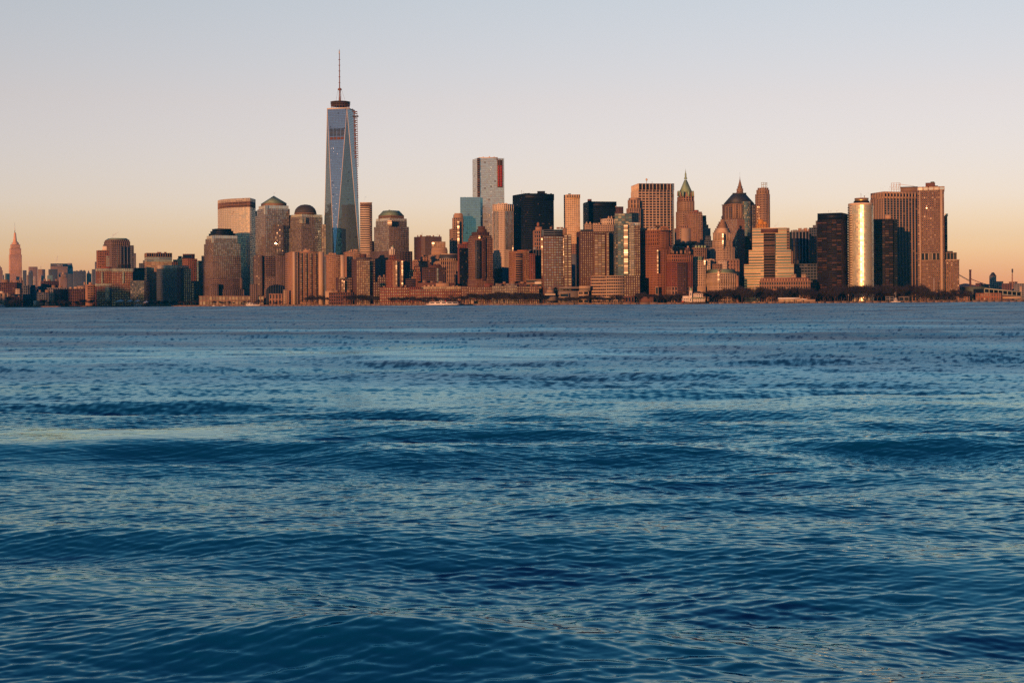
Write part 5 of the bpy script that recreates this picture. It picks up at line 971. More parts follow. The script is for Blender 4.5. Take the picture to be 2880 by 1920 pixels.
b.mb('ramp_glass', 'glass_black').quads([[tuple(B0_.lerp(B1_, i / n) + Vector((.6, 1, 0))), tuple(B0_.lerp(B1_, (i + 1) / n) + Vector((-.6, 1, 0))), tuple(A0.lerp(A1, (i + 1) / n) + Vector((-.6, 1, 0))), tuple(A0.lerp(A1, i / n) + Vector((.6, 1, 0)))] for i in range(n)], [random.random() for _ in range(n)])
b.box(2868, None, 2874, 805, None, 'buff', o=-4, part='pylon', dep=6); b.box(2812, None, 2872, 834, None, 'buff', bot=840, o=-5, part='ramp_base', dep=8); b.done()
low('long low orange brick shed with small openings, in front of the ferry terminal', 2744, None, 2816, 824, 'orange_brick', 40, st(7, 9, .6, .5), 'shed', 'shed')
low('low tan concrete building with a gate, left of the ferry terminal', 2688, None, 2728, 834, 'tan_brick', 40, st(8, 8, .5, .5), 'shed', 'shed', cl=2)

# ================================================================== WATER, LAND, SEAWALL
def smooth(a, b, x):
    t = np.clip((x - a) / (b - a), 0, 1); return t * t * (3 - 2 * t)
def patch(x, y, cx, cy, rx, ry): return np.exp(-((x - cx) / rx) ** 2 - ((y - cy) / ry) ** 2)
def make_water():
    NR, NC = 1400, 800
    # rows get wider apart with distance; columns fan out a little beyond the view on both sides
    th = np.linspace(0.30, 0.0, NR + 1)[:-1]
    th = np.concatenate([th[th > 0.0016], np.geomspace(0.0016, 0.00068, 30)])
    y = HC / th; NR = len(y)
    y = y - 1.0
    u = np.linspace(-1, 1, NC)
    Yg, U = np.meshgrid(y, u, indexing='ij'); Xg = U * (Yg * 0.43 + 5)
    dyr = np.gradient(y)[:, None] * np.ones_like(Xg); dxr = (Yg * 0.43 + 5) * 2 / NC
    r = np.random.default_rng(21)
    # calm slicks, and gustier patches between them
    slick = (0.8 * patch(Xg, Yg, -30, 128, 36, 28) + 0.5 * patch(Xg, Yg, -3, 126, 14, 16) + 0.5 * patch(Xg, Yg, -14, 47, 6, 7) + 0.55 * patch(Xg, Yg, -6.3, 22.5, 2.2, 1.6) + 0.5 * patch(Xg, Yg, 7.2, 21.5, 1.3, 2.5)
             + 0.5 * patch(Xg, Yg, 35, 236 , 130, 9) + 0.35 * patch(Xg, Yg, 20, 118, 30, 8) + 0.35 * patch(Xg, Yg, -10, 72, 8, 8) + 0.3 * patch(Xg, Yg, 11, 34, 4, 4)  + 0.4 * patch(Xg, Yg, -14, 48, 7, 6) + 0.35 * patch(Xg, Yg, 2, 66, 14, 7) + 0.3 * patch(Xg, Yg, 24, 90, 18, 12))
    brk = sum(np.sin(2 * np.pi * (Xg * math.cos(a) / L + Yg * math.sin(a) / L) + p_) for L, a, p_ in [(r.uniform(3, 16), r.uniform(.9, 2.2), r.uniform(0, 6.28)) for _ in range(9)]) / 3
    slick = slick * np.clip(.75 + .45 * brk, 0, 1.3)
    low = np.zeros_like(Xg)
    for k in range(10):
        L = r.uniform(14, 90); a = r.uniform(-.5, .5); kx, ky = 2 * np.pi / (L * 2.2), 2 * np.pi / L
        low += np.sin(kx * Xg * np.cos(a) + ky * Yg * np.cos(a) + r.uniform(0, 6.28)) / 10 ** .5
    calm = np.clip(1.0 - np.clip(slick, 0, .88) + 0.22 * low * (1 - np.clip(slick, 0, 1)), 0.3, 1.4)
    Z = np.zeros_like(Xg); DX = np.zeros_like(Xg); DY = np.zeros_like(Xg); SX = np.zeros_like(Xg); SY = np.zeros_like(Xg); lost = np.zeros_like(Xg)
    lam = np.concatenate([np.geomspace(0.16, 11.0, 120), np.geomspace(12, 42, 12)])
    main = R(78)                                    # waves run mostly towards the shore, a little to the right
    for i, L in enumerate(lam):
        ang = main + r.normal(0, 0.4 if L < 3 else 0.42) if i % 4 else R(112) + r.normal(0, .2)
        k = 2 * np.pi / L; kx, ky = k * math.cos(ang), k * math.sin(ang)
        slope = 0.0150 * (1.9 if L < .35 else 1.3 if L < .7 else .8 if L < 4 else .95) if L < 11.5 else .0085
        a = slope * math.sqrt(2) / k
        res = abs(math.sin(ang)) * dyr + abs(math.cos(ang)) * dxr
        keep = 1 - smooth(0.8, 2.4, res / L)
        mod = calm if L < 6 else 0.55 + 0.45 * calm
        ph = r.uniform(0, 6.28)
        gl = (0.75 if L < 4 else 0.9) + (0.5 if L < 4 else 0.2) * np.sin(kx * .13 * Xg - ky * .09 * Yg + ph * 3) * np.sin(ky * .11 * Xg + kx * .15 * Yg + ph)   # wave groups
        t = kx * Xg + ky * Yg + ph
        A = a * mod * gl * keep
        Z += A * np.cos(t); q = 0.75
        sn = np.sin(t) * (a * k) * mod * gl; SX -= sn * math.cos(ang); SY -= sn * math.sin(ang)   # slopes in full, even where the mesh is too coarse for the heights
        DX -= q * A * math.cos(ang) * np.sin(t); DY -= q * A * math.sin(ang) * np.sin(t)
        lost += (slope * mod) ** 2 * (1 - keep ** 2)
    # a few swells from a passing boat
    for cx, cy, rx, ry, L, ang, amp in [(-2.2, 18.8, 5.0, 2.6, 6.0, 82, .30), (-17, 57, 9, 5, 6.5, 88, .26), (-18, 63, 8, 4, 6, 90, .2), (-6.7, 44, 8, 4, 6, 84, .24), (-2.5, 56, 7, 4, 5.5, 92, .2), (6, 50, 8, 4, 5.5, 94, .17), (14, 25, 7, 2.6, 4, 104, .13), (-22, 92, 16, 8, 8, 87, .13), (20, 72, 12, 6, 7, 95, .2), (-7.5, 27, 5, 3, 4.4, 86, .17), (3, 31, 6, 2.6, 4.2, 100, .13), (9, 38, 7, 3, 5, 97, .16), (30, 105, 18, 8, 8, 92, .2), (3, 84, 12, 6, 7, 88, .18), (20, 46, 8, 4, 5.5, 96, .17), (6, 19.5, 4, 1.6, 3, 112, .09)]:
        k = 2 * np.pi / L; a = R(ang); e = patch(Xg, Yg, cx, cy, rx, ry)
        t = k * ((Xg - cx) * math.cos(a) + (Yg - cy) * math.sin(a)) + .4 * np.sin((Xg - cx) * .5)
        Z += amp * e * np.cos(t); SX -= amp * k * math.cos(a) * e * np.sin(t); SY -= amp * k * math.sin(a) * e * np.sin(t)
    fade = 1 - smooth(900, 2200, Yg)
    Z *= fade
    # keep the shore end tucked under the seawall and carry the sheet out behind the camera
    V = np.stack([Xg + DX * fade, Yg + DY * fade, Z], -1)
    near = [-900, -200, -40, -8, 4]
    rows = []
    for yy in near: rows.append(np.stack([u * 3000 if yy < -100 else u * (60 + 0 * u), np.full(NC, yy), np.zeros(NC)], -1))
    V = np.concatenate([np.array(rows), V]); NRt = NR + len(near)
    me = bpy.data.meshes.new('water'); me.vertices.add(NRt * NC); me.vertices.foreach_set('co', V.reshape(-1, 3).ravel())
    idx = np.arange(NRt * NC).reshape(NRt, NC)
    f = np.stack([idx[:-1, :-1], idx[:-1, 1:], idx[1:, 1:], idx[1:, :-1]], -1).reshape(-1, 4)
    me.loops.add(f.size); me.loops.foreach_set('vertex_index', f.ravel().astype(np.int32)); n = len(f)
    me.polygons.add(n); me.polygons.foreach_set('loop_start', (np.arange(n) * 4).astype(np.int32)); me.polygons.foreach_set('loop_total', np.full(n, 4, np.int32))
    me.polygons.foreach_set('use_smooth', np.ones(n, bool))
    at_ = me.attributes.new('chop', 'FLOAT', 'POINT'); lv = np.concatenate([np.full((len(near), NC), .05), np.sqrt(lost)]).ravel(); at_.data.foreach_set('value', lv.astype(np.float32))
    at3 = me.attributes.new('slope', 'FLOAT_VECTOR', 'POINT'); sv = np.concatenate([np.zeros((len(near), NC, 3)), np.stack([-SX, -SY, np.ones_like(SX)], -1)]).reshape(-1, 3); at3.data.foreach_set('vector', sv.ravel().astype(np.float32))
    at2 = me.attributes.new('calm', 'FLOAT', 'POINT'); cv = np.concatenate([np.ones((len(near), NC)), calm]).ravel(); at2.data.foreach_set('value', cv.astype(np.float32))
    me.update(calc_edges=True)
    m = bpy.data.materials.new('river_water'); m.use_nodes = True; nn = m.node_tree.nodes; ll = m.node_tree.links; p = nn['Principled BSDF']
    p.inputs['Base Color'].default_value = (0.0, 0.034, 0.095, 1); p.inputs['Roughness'].default_value = 0.06; p.inputs['IOR'].default_value = 1.333; p.inputs['Specular Tint'].default_value = (0.36, 1.0, 1.0, 1)
    g = nn.new('ShaderNodeNewGeometry'); ca = nn.new('ShaderNodeAttribute'); ca.attribute_name = 'calm'; ch = nn.new('ShaderNodeAttribute'); ch.attribute_name = 'chop'
    r2 = nn.new('ShaderNodeMath'); r2.operation = 'MULTIPLY_ADD'; ll.new(ch.outputs['Fac'], r2.inputs[0]); r2.inputs[1].default_value = 1.1; r2.inputs[2].default_value = 0.003   # facets too small to model become microfacets
    mpr = nn.new('ShaderNodeMapping'); mpr.inputs['Scale'].default_value = (.03, .06, 1); ll.new(g.outputs['Position'], mpr.inputs[0]); nr = nn.new('ShaderNodeTexNoise'); nr.inputs['Detail'].default_value = 9; nr.inputs['Roughness'].default_value = .65; nr.inputs['Scale'].default_value = 1; ll.new(mpr.outputs[0], nr.inputs[0])
    vr = nn.new('ShaderNodeMapRange'); ll.new(nr.outputs[0], vr.inputs[0]); vr.inputs[1].default_value = .3; vr.inputs[2].default_value = .7; vr.inputs[3].default_value = .2; vr.inputs[4].default_value = 2.1
    r3 = nn.new('ShaderNodeMath'); r3.operation = 'MULTIPLY'; ll.new(r2.outputs[0], r3.inputs[0]); ll.new(vr.outputs[0], r3.inputs[1])
    r4 = nn.new('ShaderNodeMath'); r4.operation = 'SQRT'; ll.new(r3.outputs[0], r4.inputs[0])
    acc = None
    for sc_, amp, fine in (((6, 14, 1), 0.085, 1), ((1.6, 4.5, 1), 0.06, 1), ((.75, .22, 1), .05, 0), ((.22, .06, 1), .055, 0)):
        mp = nn.new('ShaderNodeMapping'); mp.inputs['Scale'].default_value = sc_; mp.inputs['Rotation'].default_value = (0, 0, R(-12)); ll.new(g.outputs['Position'], mp.inputs[0])
        no = nn.new('ShaderNodeTexNoise'); no.noise_dimensions = '2D'; no.inputs['Scale'].default_value = 1; no.inputs['Detail'].default_value = 2; ll.new(mp.outputs[0], no.inputs[0])
        sb = nn.new('ShaderNodeVectorMath'); sb.operation = 'SUBTRACT'; ll.new(no.outputs['Color'], sb.inputs[0]); sb.inputs[1].default_value = (.5, .5, .5)
        am = nn.new('ShaderNodeMath'); am.operation = 'MULTIPLY_ADD'; ll.new(ch.outputs['Fac'], am.inputs[0]); am.inputs[1].default_value = 0.3 * fine; cm = nn.new('ShaderNodeMath'); cm.operation = 'MULTIPLY'
        ll.new(ca.outputs['Fac'], cm.inputs[0]); cm.inputs[1].default_value = amp * 2.2; ll.new(cm.outputs[0], am.inputs[2])
        scl = nn.new('ShaderNodeVectorMath'); scl.operation = 'SCALE'; ll.new(sb.outputs[0], scl.inputs[0]); ll.new(am.outputs[0], scl.inputs[3])
        if acc is None: acc = scl
        else:
            ad = nn.new('ShaderNodeVectorMath'); ll.new(acc.outputs[0], ad.inputs[0]); ll.new(scl.outputs[0], ad.inputs[1]); acc = ad
    fl = nn.new('ShaderNodeVectorMath'); fl.operation = 'MULTIPLY'; ll.new(acc.outputs[0], fl.inputs[0]); fl.inputs[1].default_value = (.6, 1, 0)
    sa = nn.new('ShaderNodeAttribute'); sa.attribute_name = 'slope'
    ad = nn.new('ShaderNodeVectorMath'); ll.new(sa.outputs['Vector'], ad.inputs[0]); ll.new(fl.outputs[0], ad.inputs[1])
    nz = nn.new('ShaderNodeVectorMath'); nz.operation = 'NORMALIZE'; ll.new(ad.outputs[0], nz.inputs[0]); 
    # sky mirrored in the surface by Fresnel, over the deep blue-green body of the river
    df = nn.new('ShaderNodeBsdfDiffuse'); df.inputs[0].default_value = (0.0, 0.029, 0.092, 1); gl_ = nn.new('ShaderNodeBsdfGlossy'); gl_.inputs[0].default_value = (0.67, 0.98, 0.99, 1)
    fr = nn.new('ShaderNodeFresnel'); fr.inputs[0].default_value = 1.36; mxs = nn.new('ShaderNodeMixShader')
    for sk in (gl_.inputs['Normal'], fr.inputs['Normal']): ll.new(nz.outputs[0], sk)
    ll.new(r4.outputs[0], gl_.inputs['Roughness']); mn = nn.new('ShaderNodeMath'); mn.operation = 'MINIMUM'; ll.new(fr.outputs[0], mn.inputs[0]); cap = nn.new('ShaderNodeMath'); cap.operation = 'MULTIPLY_ADD'; ll.new(ch.outputs['Fac'], cap.inputs[0]); cap.inputs[1].default_value = -2.1; cap.inputs[2].default_value = .7; ll.new(cap.outputs[0], mn.inputs[1]);   # rough water shows its steeper facets, which mirror less
    ll.new(mn.outputs[0], mxs.inputs[0]); ll.new(df.outputs[0], mxs.inputs[1]); ll.new(gl_.outputs[0], mxs.inputs[2])
    ll.new(mxs.outputs[0], nn['Material Output'].inputs['Surface']); nn.remove(p)
    me.materials.append(m)
    tag(link('water', me), kind='structure')
make_water()

# land: one sheet from the shoreline out to the horizon
pxs = [a for a, b_ in SH]; sp = [at(a, 850, b_).xy for a, b_ in SH]
g = MB(); ring_ = [tuple(p) for p in sp] + [(6500, 2800), (6500, 12500), (-6500, 12500), (-6500, 3600)]
g.poly([(x, y, GZ) for x, y in ring_], [tuple(range(len(ring_)))]); tag(link('ground', g.mesh('ground', 'ground_earth')), kind='structure')
g = MB()
for a, b_ in zip(sp[:-1], sp[1:]):
    d = (b_ - a).normalized(); n = Vector((-d.y, d.x))
    L = (b_ - a).length; k = max(1, int(L / 14))
    for i in range(k):
        p0, p1 = a + d * (L * i / k), a + d * (L * (i + .985) / k); e = random.uniform(-.25, .25); h = random.choice([0, 0, 0, .35, .7, -.4])
        g.prism([tuple(p0 - n * (2 + e)), tuple(p1 - n * (2 + e)), tuple(p1 + n * 1), tuple(p0 + n * 1)], -2.5, GZ + .55 + h)
tag(link('seawall', g.mesh('seawall', 'seawall_stone')), kind='structure')
g = MB()
for a, b_ in zip(sp[:-1], sp[1:]):
    d = (b_ - a).normalized(); n = Vector((-d.y, d.x)); g.quads([[(*(a + n * 1.1), GZ + .05), (*(b_ + n * 1.1), GZ + .05), (*(b_ + n * 12), GZ + .05), (*(a + n * 12), GZ + .05)]])
tag(link('esplanade_path', g.mesh('esplanade_path', 'paving')), kind='structure')
# the near bank lies out of view to the left; its towers are added, sized to shade the left part of the far shore
g = MB(); r_ = random.Random(4)
g.box(-3200, -1150, 900, 1900, -2, 2.2)
for i in range(26):
    x = -3000 + i * 66 + r_.uniform(-12, 12); h = r_.choice([118, 135, 150, 128, 160, 175]); wd = r_.uniform(24, 40); yy = r_.uniform(1560, 1850)
    if x > -1500: h *= .9
    g.box(x - wd, x + wd, yy, yy + 45, 0, h); g.box(x - wd * .5, x + wd * .5, yy + 8, yy + 36, h, h + 8)
g.box(-1330, -1280, 1660, 1715, 0, 225); g.box(-1318, -1292, 1670, 1705, 225, 238)
tag(link('near_bank', g.mesh('near_bank', 'brown_stone')), kind='structure')
# railings, posts and piles along the edge
g0 = MB(); g0.bar((0, 0, 0), (0, 0, 4.0), .28, 6); g0.bar((0, 0, 4.0), (0, 0, 4.4), (.28, .1), 6); pile_me = g0.mesh('pile', 'bark')
for i in range(95):
    px = random.uniform(1990, 2722) if i % 3 else random.uniform(1330, 1990); Y = shore(px) - random.uniform(2.5, 5); p = at(px, 852, Y)
    o = tag(link('mooring_pile', pile_me, loc=(p.x, p.y, -1.2)), 'thin brown timber mooring pile standing at the seawall edge', 'pile', 'timber mooring piles along the seawall'); o.scale = (1, 1, random.uniform(.8, 1.7))
g0 = MB(); g0.bar((0, 0, 0), (0, 0, 5.2), (.16, .1), 6); g0.bar((0, 0, 5.2), (0, 0, 5.9), (.3, .16), 6); lamp_me = g0.mesh('lamp', 'grey_stone')
for i in range(46):
    px = 30 + i * 60 + random.uniform(-8, 8); Y = shore(px) + 5; p = at(px, 852, Y)
    tag(link('street_lamp', lamp_me, loc=(p.x, p.y, GZ)), 'slim grey lamp post on the waterfront promenade', 'lamp post', 'lamp posts along the promenade')

# ================================================================== LEAFLESS TREES
def tree_proto(seed, h, wd):
    r = random.Random(seed); tr = MB(); tw = MB()
    tr.bar((0, 0, 0), (r.uniform(-.3, .3), 0, h * .35), (h * .022, h * .015), 6); top = Vector((0, 0, h * .35)); ends = []
    for i in range(7):
        a = i * 2 * math.pi / 7 + r.uniform(-.3, .3); e = Vector((math.cos(a) * wd * .3 * r.uniform(.6, 1), math.sin(a) * wd * .3 * r.uniform(.6, 1), h * r.uniform(.55, .85)))
        tr.bar(top - Vector((0, 0, h * r.uniform(0, .12))), e, (h * .011, h * .005), 4); ends.append(e)
        for j in range(3):
            e2 = e + Vector((r.uniform(-1, 1) * wd * .22, r.uniform(-1, 1) * wd * .22, h * r.uniform(.02, .16))); tr.bar(e, e2, (h * .005, h * .002), 3); ends.append(e2)
    for k in range(400):
        e = r.choice(ends); d = Vector((r.gauss(0, 1), r.gauss(0, 1), r.gauss(.5, .7))).normalized(); L = h * r.uniform(.08, .2)
        s0 = e + Vector((r.gauss(0, .07) * wd, r.gauss(0, .07) * wd, r.gauss(0, .05) * h)); e1 = s0 + d * L
        n = d.orthogonal().normalized() * h * .0105
        tw.poly([s0 - n, s0 + n, e1], [(0, 1, 2)])
        for q in range(2):
            d2 = (d + Vector((r.gauss(0, .6), r.gauss(0, .6), r.gauss(0, .6)))).normalized(); m_ = s0.lerp(e1, r.uniform(.3, .8)); n2 = d2.orthogonal().normalized() * h * .0075
            tw.poly([m_ - n2, m_ + n2, m_ + d2 * L * .7], [(0, 1, 2)])
    return tr.mesh('trunk', 'bark'), tw.mesh('crown', 'twigs')
PROT = [tree_proto(i, 15, 12 + i % 3 * 2) for i in range(6)]
def trees(x0, x1, n, hmin, hmax, d0, d1, label, group):
    for i in range(n):
        px = x0 + (x1 - x0) * (i + random.random()) / n; Y = shore(px) + random.uniform(d0, d1); p = at(px, 852, Y); k = random.uniform(hmin, hmax) / 15
        t, c = random.choice(PROT); o = bpy.data.objects.new('bare_tree', None); C.objects.link(o); o.location = (p.x, p.y, GZ); o.rotation_euler.z = random.uniform(0, 6.28); o.scale = (k * random.uniform(.9, 1.25), k * random.uniform(.9, 1.25), k)
        tag(o, label, 'tree', group); link('trunk', t, o); link('crown', c, o)
trees(20, 268, 20, 9, 15, 12, 60, 'leafless dark tree on the bank left of the white pier tents', 'leafless trees left of the pier tents')
trees(415, 560, 17, 7, 11, 10, 45, 'leafless low tree below the blue-glass office building', 'leafless trees below the blue-glass office')
trees(560, 800, 15, 6, 10, 10, 40, 'leafless tree in front of the low granite arcade', 'leafless trees before the arcade')
trees(860, 1062, 24, 12, 19, 12, 45, 'leafless tree at the foot of the tan apartment slabs', 'leafless trees below the tan slabs')
trees(1062, 1310, 24, 9, 15, 10, 30, 'leafless tree before the long low brick waterfront blocks', 'leafless trees before the brick waterfront blocks')
trees(1316, 1535, 34, 13, 19, 8, 30, 'leafless tree in the dark grove left of the stepped museum pavilion', 'leafless trees left of the museum pavilion')
trees(1560, 1760, 20, 8, 14, 8, 30, 'leafless tree before the museum wing and cream office wing', 'leafless trees before the museum wing')
trees(1790, 1925, 17, 11, 17, 8, 40, 'leafless tree between the cream office wing and the white clock-towered pier house', 'leafless trees left of the pier house')
trees(1982, 2330, 56, 15, 25, 10, 90, 'leafless park tree between the white pier house and the black tower', 'leafless park trees behind the promenade')
trees(2330, 2600, 45, 18, 27, 10, 90, 'leafless park tree below the silver curved tower and its neighbours', 'leafless park trees below the silver tower')
trees(2600, 2730, 17, 11, 19, 10, 50, 'leafless tree below the tall waterfront tower at right', 'leafless trees below the tall waterfront tower')

# ================================================================== PIER HOUSE, SHEDS, TENTS, BOATS
b = B('pier_house', 'white pier house with a green-roofed clock tower standing at the water edge', 'pier house', -6)
Yp = shore(1945) - 6
b.box(1918, None, 1982, 838, st(5, 8, .55, .5), 'white_panel', dep=30, o=-6 + 2); b.box(1946, None, 1976, 826, st(6, 8, .6, .5), 'white_panel', bot=839, o=4, dep=18, part='upper_wall')
rg, z0, z1 = b.box(1946, None, 1976, 824.5, None, 'buff', bot=827, o=5, dep=18); b.roof(rg, z1, z1 + 3.2, .45, 'slate_roof', over=1.2); b.box(1920, None, 1944, 832, None, 'white_panel', bot=839, o=2, dep=14, part='side_wing'); b.box(1944, None, 1982, 836.5, None, 'sage_roof', bot=838.5, o=-5, dep=32, part='eaves')
b.box(1939, None, 1946.5, 819, st(8, 14, .7, .6), 'white_panel', o=-4, dep=5, part='clock_tower'); b.box(1938.6, None, 1947, 817.5, None, 'white_panel', bot=819.5, o=-4.5, dep=6, part='clock_tower_ledge'); b.lathe(1942.8, Yp + 1, [(4.4, 818), (3.4, 812), (.3, 808)], 'copper_green', 'tower_roof', 4, ph=R(45))
a = at(1942.8, 822.5, Yp - 5); b.one('clock_face', 'dark_roof').bar((a.x, Yp - 4.2 + 1.5, a.z), (a.x, Yp - 5, a.z), 1.3, 14); b.box(1916, None, 1985, 849, None, 'seawall_stone', o=-9, dep=40, part='pier_base'); b.box(1917, None, 1924, 846, None, 'red_paint', bot=849, o=-8, dep=5, part='red_kiosk'); b.done()
b = B('ferry_shed', 'long white ticket shed with a row of dark openings at the park edge', 'shed', 4)
b.box(2190, None, 2293, 842, None, 'buff', dep=20); b.box(2203, None, 2240, 842.5, st(3.2, 10, .5, .25, 'glass_gold', .5, .5, .5), 'buff', bot=849, o=-2, dep=3, part='front_wall'); b.box(2254, None, 2261, 843, st(3.2, 9, .5, .25), 'buff', bot=849, o=-2, dep=3, part='front_wall')
b.box(2188, None, 2249, 837, None, 'tent_white', bot=841, o=-2, dep=24, part='roof'); b.box(2249, None, 2270, 840, None, 'tent_white', bot=842, o=0, dep=20, part='roof'); b.done()
def tent(px, w_, top, label):
    b = B('pier_tent', label, 'tent', -30); Y = shore(px) - 30; c = at(px, 855, Y); k = Y / F; b.anchor(c.x, c.y); ht = at(px, top, Y).z; e = ht - 6.5 * k; hw = w_ / 2 * k
    r = b.mb('roof', 'tent_white'); v = [(c.x - hw, Y - hw * .6, e), (c.x + hw, Y - hw * .6, e + 1.2), (c.x + hw, Y + hw * .6, e), (c.x - hw, Y + hw * .6, e + .4), (c.x + hw * .15, Y, ht)]
    r.poly(v + [(x, y, z - .35) for x, y, z in v], [(0, 1, 4), (1, 2, 4), (2, 3, 4), (3, 0, 4), (6, 5, 9), (7, 6, 9), (8, 7, 9), (5, 8, 9), (0, 5, 6, 1), (1, 6, 7, 2), (2, 7, 8, 3), (3, 8, 5, 0)])
    for x, y in ((-.9, -.5), (.9, -.5), (.9, .5), (-.9, .5)): b.one('leg', 'wood_dark').bar((c.x + hw * x * .2, Y + hw * y, GZ - 1), (c.x + hw * x, Y + hw * y, e + .4), .35)
    b.one('mast', 'white_paint').bar((c.x + hw * .15, Y, e - 2), (c.x + hw * .15, Y, ht + 1.2), .25); b.done()
tent(338, 27, 842, 'white peaked tent roof at the left end of the pier'); tent(366, 19, 842, 'white peaked tent roof second from the left end of the pier'); tent(387, 17, 842, 'white peaked tent roof above the small white boat'); tent(411, 16, 845, 'small white slanting tent at the right end of the pier')
g = MB(); p0, p1 = at(312, 860, shore(312) - 14), at(420, 860, shore(420) - 10); g.prism([(p0.x, p0.y - 34), (p1.x, p1.y - 34), (p1.x, p1.y + 14), (p0.x, p0.y + 14)], .9, GZ - .3)
tag(link('pier_deck', g.mesh('pier_deck', 'wood_dark')), kind='structure')
def boat(name, label, px0, px1, Y, decks, hullm='white_paint', hull_h=3.0, group=None, base=None):
    b = B(name, label, 'boat', Y); a, c = at(px0, 855, Y), at(px1, 855, Y); L = c.x - a.x; w_ = min(9, L * .22); b.anchor(a.x, Y)
    pl = [(0, 0), (L * .06, -w_ * .4), (L * .2, -w_ / 2), (L * .93, -w_ / 2), (L, -w_ * .35), (L, w_ * .35), (L * .93, w_ / 2), (L * .2, w_ / 2), (L * .06, w_ * .4)]
    ring_ = [(a.x + x, Y + y) for x, y in pl]; small = [(a.x + L / 2 + (x - L / 2) * .97, Y + y * .86) for x, y in pl]
    b.mb('hull', 'blue_hull' if hullm == 'white_paint' else hullm).prism(small, -.6, hull_h * .35, ring_); b.mb('upper_hull', hullm).prism(ring_, hull_h * .35, hull_h)
    for (f0, f1, z0, z1, m, win) in decks:
        X0, X1 = a.x + L * f0, a.x + L * f1; yy = w_ / 2 * .86
        b.one('cabin', m).box(X0, X1, Y - yy, Y + yy, z0, z1)
        if win:
            n = max(2, int((X1 - X0) / win)); q = []
            for i in range(n): xa = X0 + (X1 - X0) * (i + .14) / n; xb = X0 + (X1 - X0) * (i + .86) / n; q.append([(xa, Y - yy - .05, z0 + (z1 - z0) * .35), (xb, Y - yy - .05, z0 + (z1 - z0) * .35), (xb, Y - yy - .05, z0 + (z1 - z0) * .82), (xa, Y - yy - .05, z0 + (z1 - z0) * .82)])
            for qq in q: b.one('window', 'glass_black').quads([qq])
    return b, a, L, w_
b, a, L, w_ = boat('ferry_boat', 'white double-deck sightseeing ferry with a row of dark windows, left of centre on the water', 1197, 1290, 2375, [(.12, .985, 2.4, 5.6, 'white_paint', 9), (.12, .97, 5.9, 6.15, 'white_paint', 0), (.42, .56, 5.6, 8.2, 'white_paint', 3)], hull_h=2.6)
for i in range(18): x = a.x + L * (.13 + .046 * i); b.one('rail_post', 'steel').bar((x, 2375 - w_ * .42, 6.1), (x, 2375 - w_ * .42, 7.2), .08)
b.one('rail', 'steel').bar((a.x + L * .13, 2375 - w_ * .42, 7.2), (a.x + L * .96, 2375 - w_ * .42, 7.2), .1); b.one('funnel', 'red_paint').bar((a.x + L * .6, 2375, 6.1), (a.x + L * .6, 2375, 8.6), .9, 8); b.one('mast', 'white_paint').bar((a.x + L * .47, 2375, 8), (a.x + L * .47, 2375, 11), .12)
for i in range(22):
    x = a.x + L * random.uniform(.15, .95); pass
b.done()
b, a, L, w_ = boat('ferry_boat', 'white two-deck ferry cut off by the left edge of the picture', -22, 13, 3260, [(.1, .96, 2.4, 5.2, 'white_paint', 5), (.2, .8, 5.2, 7.6, 'white_paint', 4)], hull_h=2.6); b.done()
b, a, L, w_ = boat('catamaran_ferry', 'white ferry moored at the landing below the green pyramid tower', 691, 742, shore(715) - 14, [(.05, .55, 2.2, 5.0, 'white_paint', 5), (.1, .4, 5.0, 7.2, 'white_paint', 4), (.6, .98, 2.2, 4.2, 'buff', 5)], hull_h=2.4); b.done()
b, a, L, w_ = boat('motor_yacht', 'small white motor yacht beside the pier tents', 376, 401, shore(388) - 34, [(.15, .85, 2.2, 4.6, 'white_paint', 4), (.3, .6, 4.6, 6.2, 'white_paint', 3)], hull_h=2.4); b.done()
for px, lab in ((597, 'tiny white launch below the dark-crowned granite tower'), (626, 'tiny pale launch right of the other launch')):
    b, a, L, w_ = boat('launch', lab, px, px + 9, shore(px) - 12, [(.2, .7, 1.2, 2.6, 'white_paint', 2)], hull_h=1.4); b.done()
b, a, L, w_ = boat('tug_boat', 'white and dark workboat at the park edge below the brown tower', 2506, 2533, shore(2520) - 10, [(.3, .7, 1.8, 5.2, 'white_paint', 4), (.38, .6, 5.2, 8, 'white_paint', 3)], hull_h=2.0)
b.one('mast', 'white_paint').bar((a.x + L * .5, shore(2520) - 10, 8), (a.x + L * .5, shore(2520) - 10, 18), .2); b.done()
low('small grey shed left of the workboat', 2491, None, 2514, 834, 'grey_stone', 8, st(12, 9, .2, .3, 'glass_black'), 'shed', 'shed', cap=(.5, .5))
low('small grey shed right of the workboat', 2528, None, 2557, 834, 'grey_concrete', 8, st(14, 9, .2, .3, 'glass_black'), 'shed', 'shed', cap=(.5, .5))
low('small tan kiosk with a gate opening, right of the white ferry', 1325, None, 1333, 846, 'buff', 8, None, 'kiosk', 'kiosk')
low('low brick park house with an arched front, below the green glass tower', 1755, 1758, 1784, 832, 'brown_brick', 14, st(9, 14, .4, .4), 'park_house', 'building')
low('low brown park terrace left of the arched-gable block', 1798, None, 1838, 834, 'brown_brick', 12, None, 'park_house', 'building')
b = B('flagpole', 'tall thin flagpole before the terraced cream-banded tower', 'flagpole', 30); b.mast(2123.5, 852, 797, .5, 0, 'white_paint', 'pole'); b.lathe(2123.5, shore(2123) + 30, [(.9, 798.5), (.1, 796.5)], 'gold_leaf', 'finial', 6); b.done()
b = B('flagpole', 'tall flagpole in front of the tall waterfront tower at right', 'flagpole', 30); b.mast(2627, 852, 782, .5, 0, 'white_paint', 'pole'); b.lathe(2627, shore(2627) + 30, [(.9, 783.5), (.1, 781.5)], 'gold_leaf', 'finial', 6); b.done()
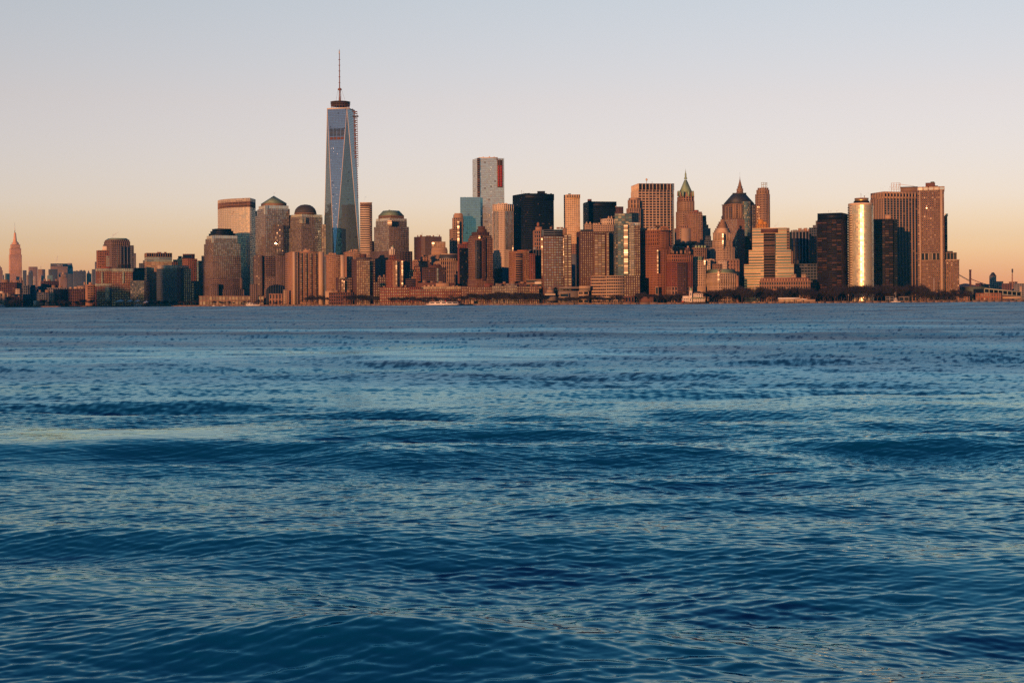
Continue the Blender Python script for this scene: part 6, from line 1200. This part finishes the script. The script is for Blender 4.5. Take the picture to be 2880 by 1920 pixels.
b = B('flagpole', 'flagpole rising behind the workboat', 'flagpole', 20); b.mast(2516, 852, 818, .45, 0, 'white_paint', 'pole'); b.lathe(2516, shore(2516) + 20, [(.9, 819.5), (.1, 817.5)], 'gold_leaf', 'finial', 6); b.done()
# ---- steam over the roofs
sm = bpy.data.materials.new('steam'); sm.use_nodes = True; n_ = sm.node_tree.nodes; l_ = sm.node_tree.links; n_.remove(n_['Principled BSDF'])
pv = n_.new('ShaderNodeVolumePrincipled'); pv.inputs['Color'].default_value = (.86, .8, .8, 1); l_.new(pv.outputs[0], n_['Material Output'].inputs['Volume'])
gg = n_.new('ShaderNodeNewGeometry'); ns = n_.new('ShaderNodeTexNoise'); ns.inputs['Scale'].default_value = .09; ns.inputs['Detail'].default_value = 3; l_.new(gg.outputs['Position'], ns.inputs[0])
mr_ = n_.new('ShaderNodeMapRange'); l_.new(ns.outputs[0], mr_.inputs[0]); mr_.inputs[1].default_value = .42; mr_.inputs[2].default_value = .7; mr_.inputs[3].default_value = 0; mr_.inputs[4].default_value = .09; l_.new(mr_.outputs[0], pv.inputs['Density']); MATS['steam'] = sm
def steam(px, py, Y, w_, h, lean, label):
    q = MB(); c = at(px, py, Y); k = Y / F; r = random.Random(int(px)); n = 7
    pr = []
    V = []; 
    for i in range(n):
        t = i / (n - 1); cx = c.x + lean * k * t + r.gauss(0, .6 * k); rr = (w_ * (.18 + .5 * t) * (1 - .55 * t * t) + .3) * k * r.uniform(.8, 1.2); z = c.z + h * k * t
        V += [(cx + rr * math.cos(2 * math.pi * j / 9) , c.y + rr * math.sin(2 * math.pi * j / 9), z + r.gauss(0, .2) * k) for j in range(9)]
    F_ = [(i * 9 + j, i * 9 + (j + 1) % 9, (i + 1) * 9 + (j + 1) % 9, (i + 1) * 9 + j) for i in range(n - 1) for j in range(9)] + [tuple(range(8, -1, -1)), tuple(range((n - 1) * 9, n * 9))]
    q.poly(V, F_); o = link('steam_plume', q.mesh('steam_plume', 'steam', smooth=True)); tag(o, label, 'steam', kind='thing')
steam(310, 669, 3420, 10, 17, 22, 'wisp of steam above the gabled granite tower'); steam(769, 548, 3115, 6, 13, 9, 'wisp of steam at the tip of the green pyramid roof'); steam(1024, 567, 3260, 9, 15, 4, 'steam over the glass tower right of the tallest tower')
steam(2428, 556, 2530, 7, 16, 16, 'steam above the silver curved tower'); steam(2476, 538, 2840, 12, 16, 10, 'steam puff at the left of the piered tower roof'); steam(2500, 537, 2850, 8, 14, 6, 'steam puff beside the roof scaffolding of the piered tower')
steam(2178, 639, 2600, 8, 15, 14, 'steam above the terraced cream-banded tower'); steam(2352, 596, 2520, 10, 8, 10, 'thin steam on the black tower right of the custom house'); steam(156, 740, 7600, 6, 20, 6, 'faint steam above the far sign-topped slab'); steam(2497, 603, 2620, 6, 12, 3, 'steam above the tan roof box of the dark brown tower'); steam(1494, 544, 2900, 6, 10, 4, 'small steam puff on the black steel tower')
steam(440, 710, 3300, 8, 5, 6, 'thin steam above the gold-banded office'); steam(520, 713, 3350, 7, 7, 4, 'thin steam above the red brick tower with the dark penthouse')
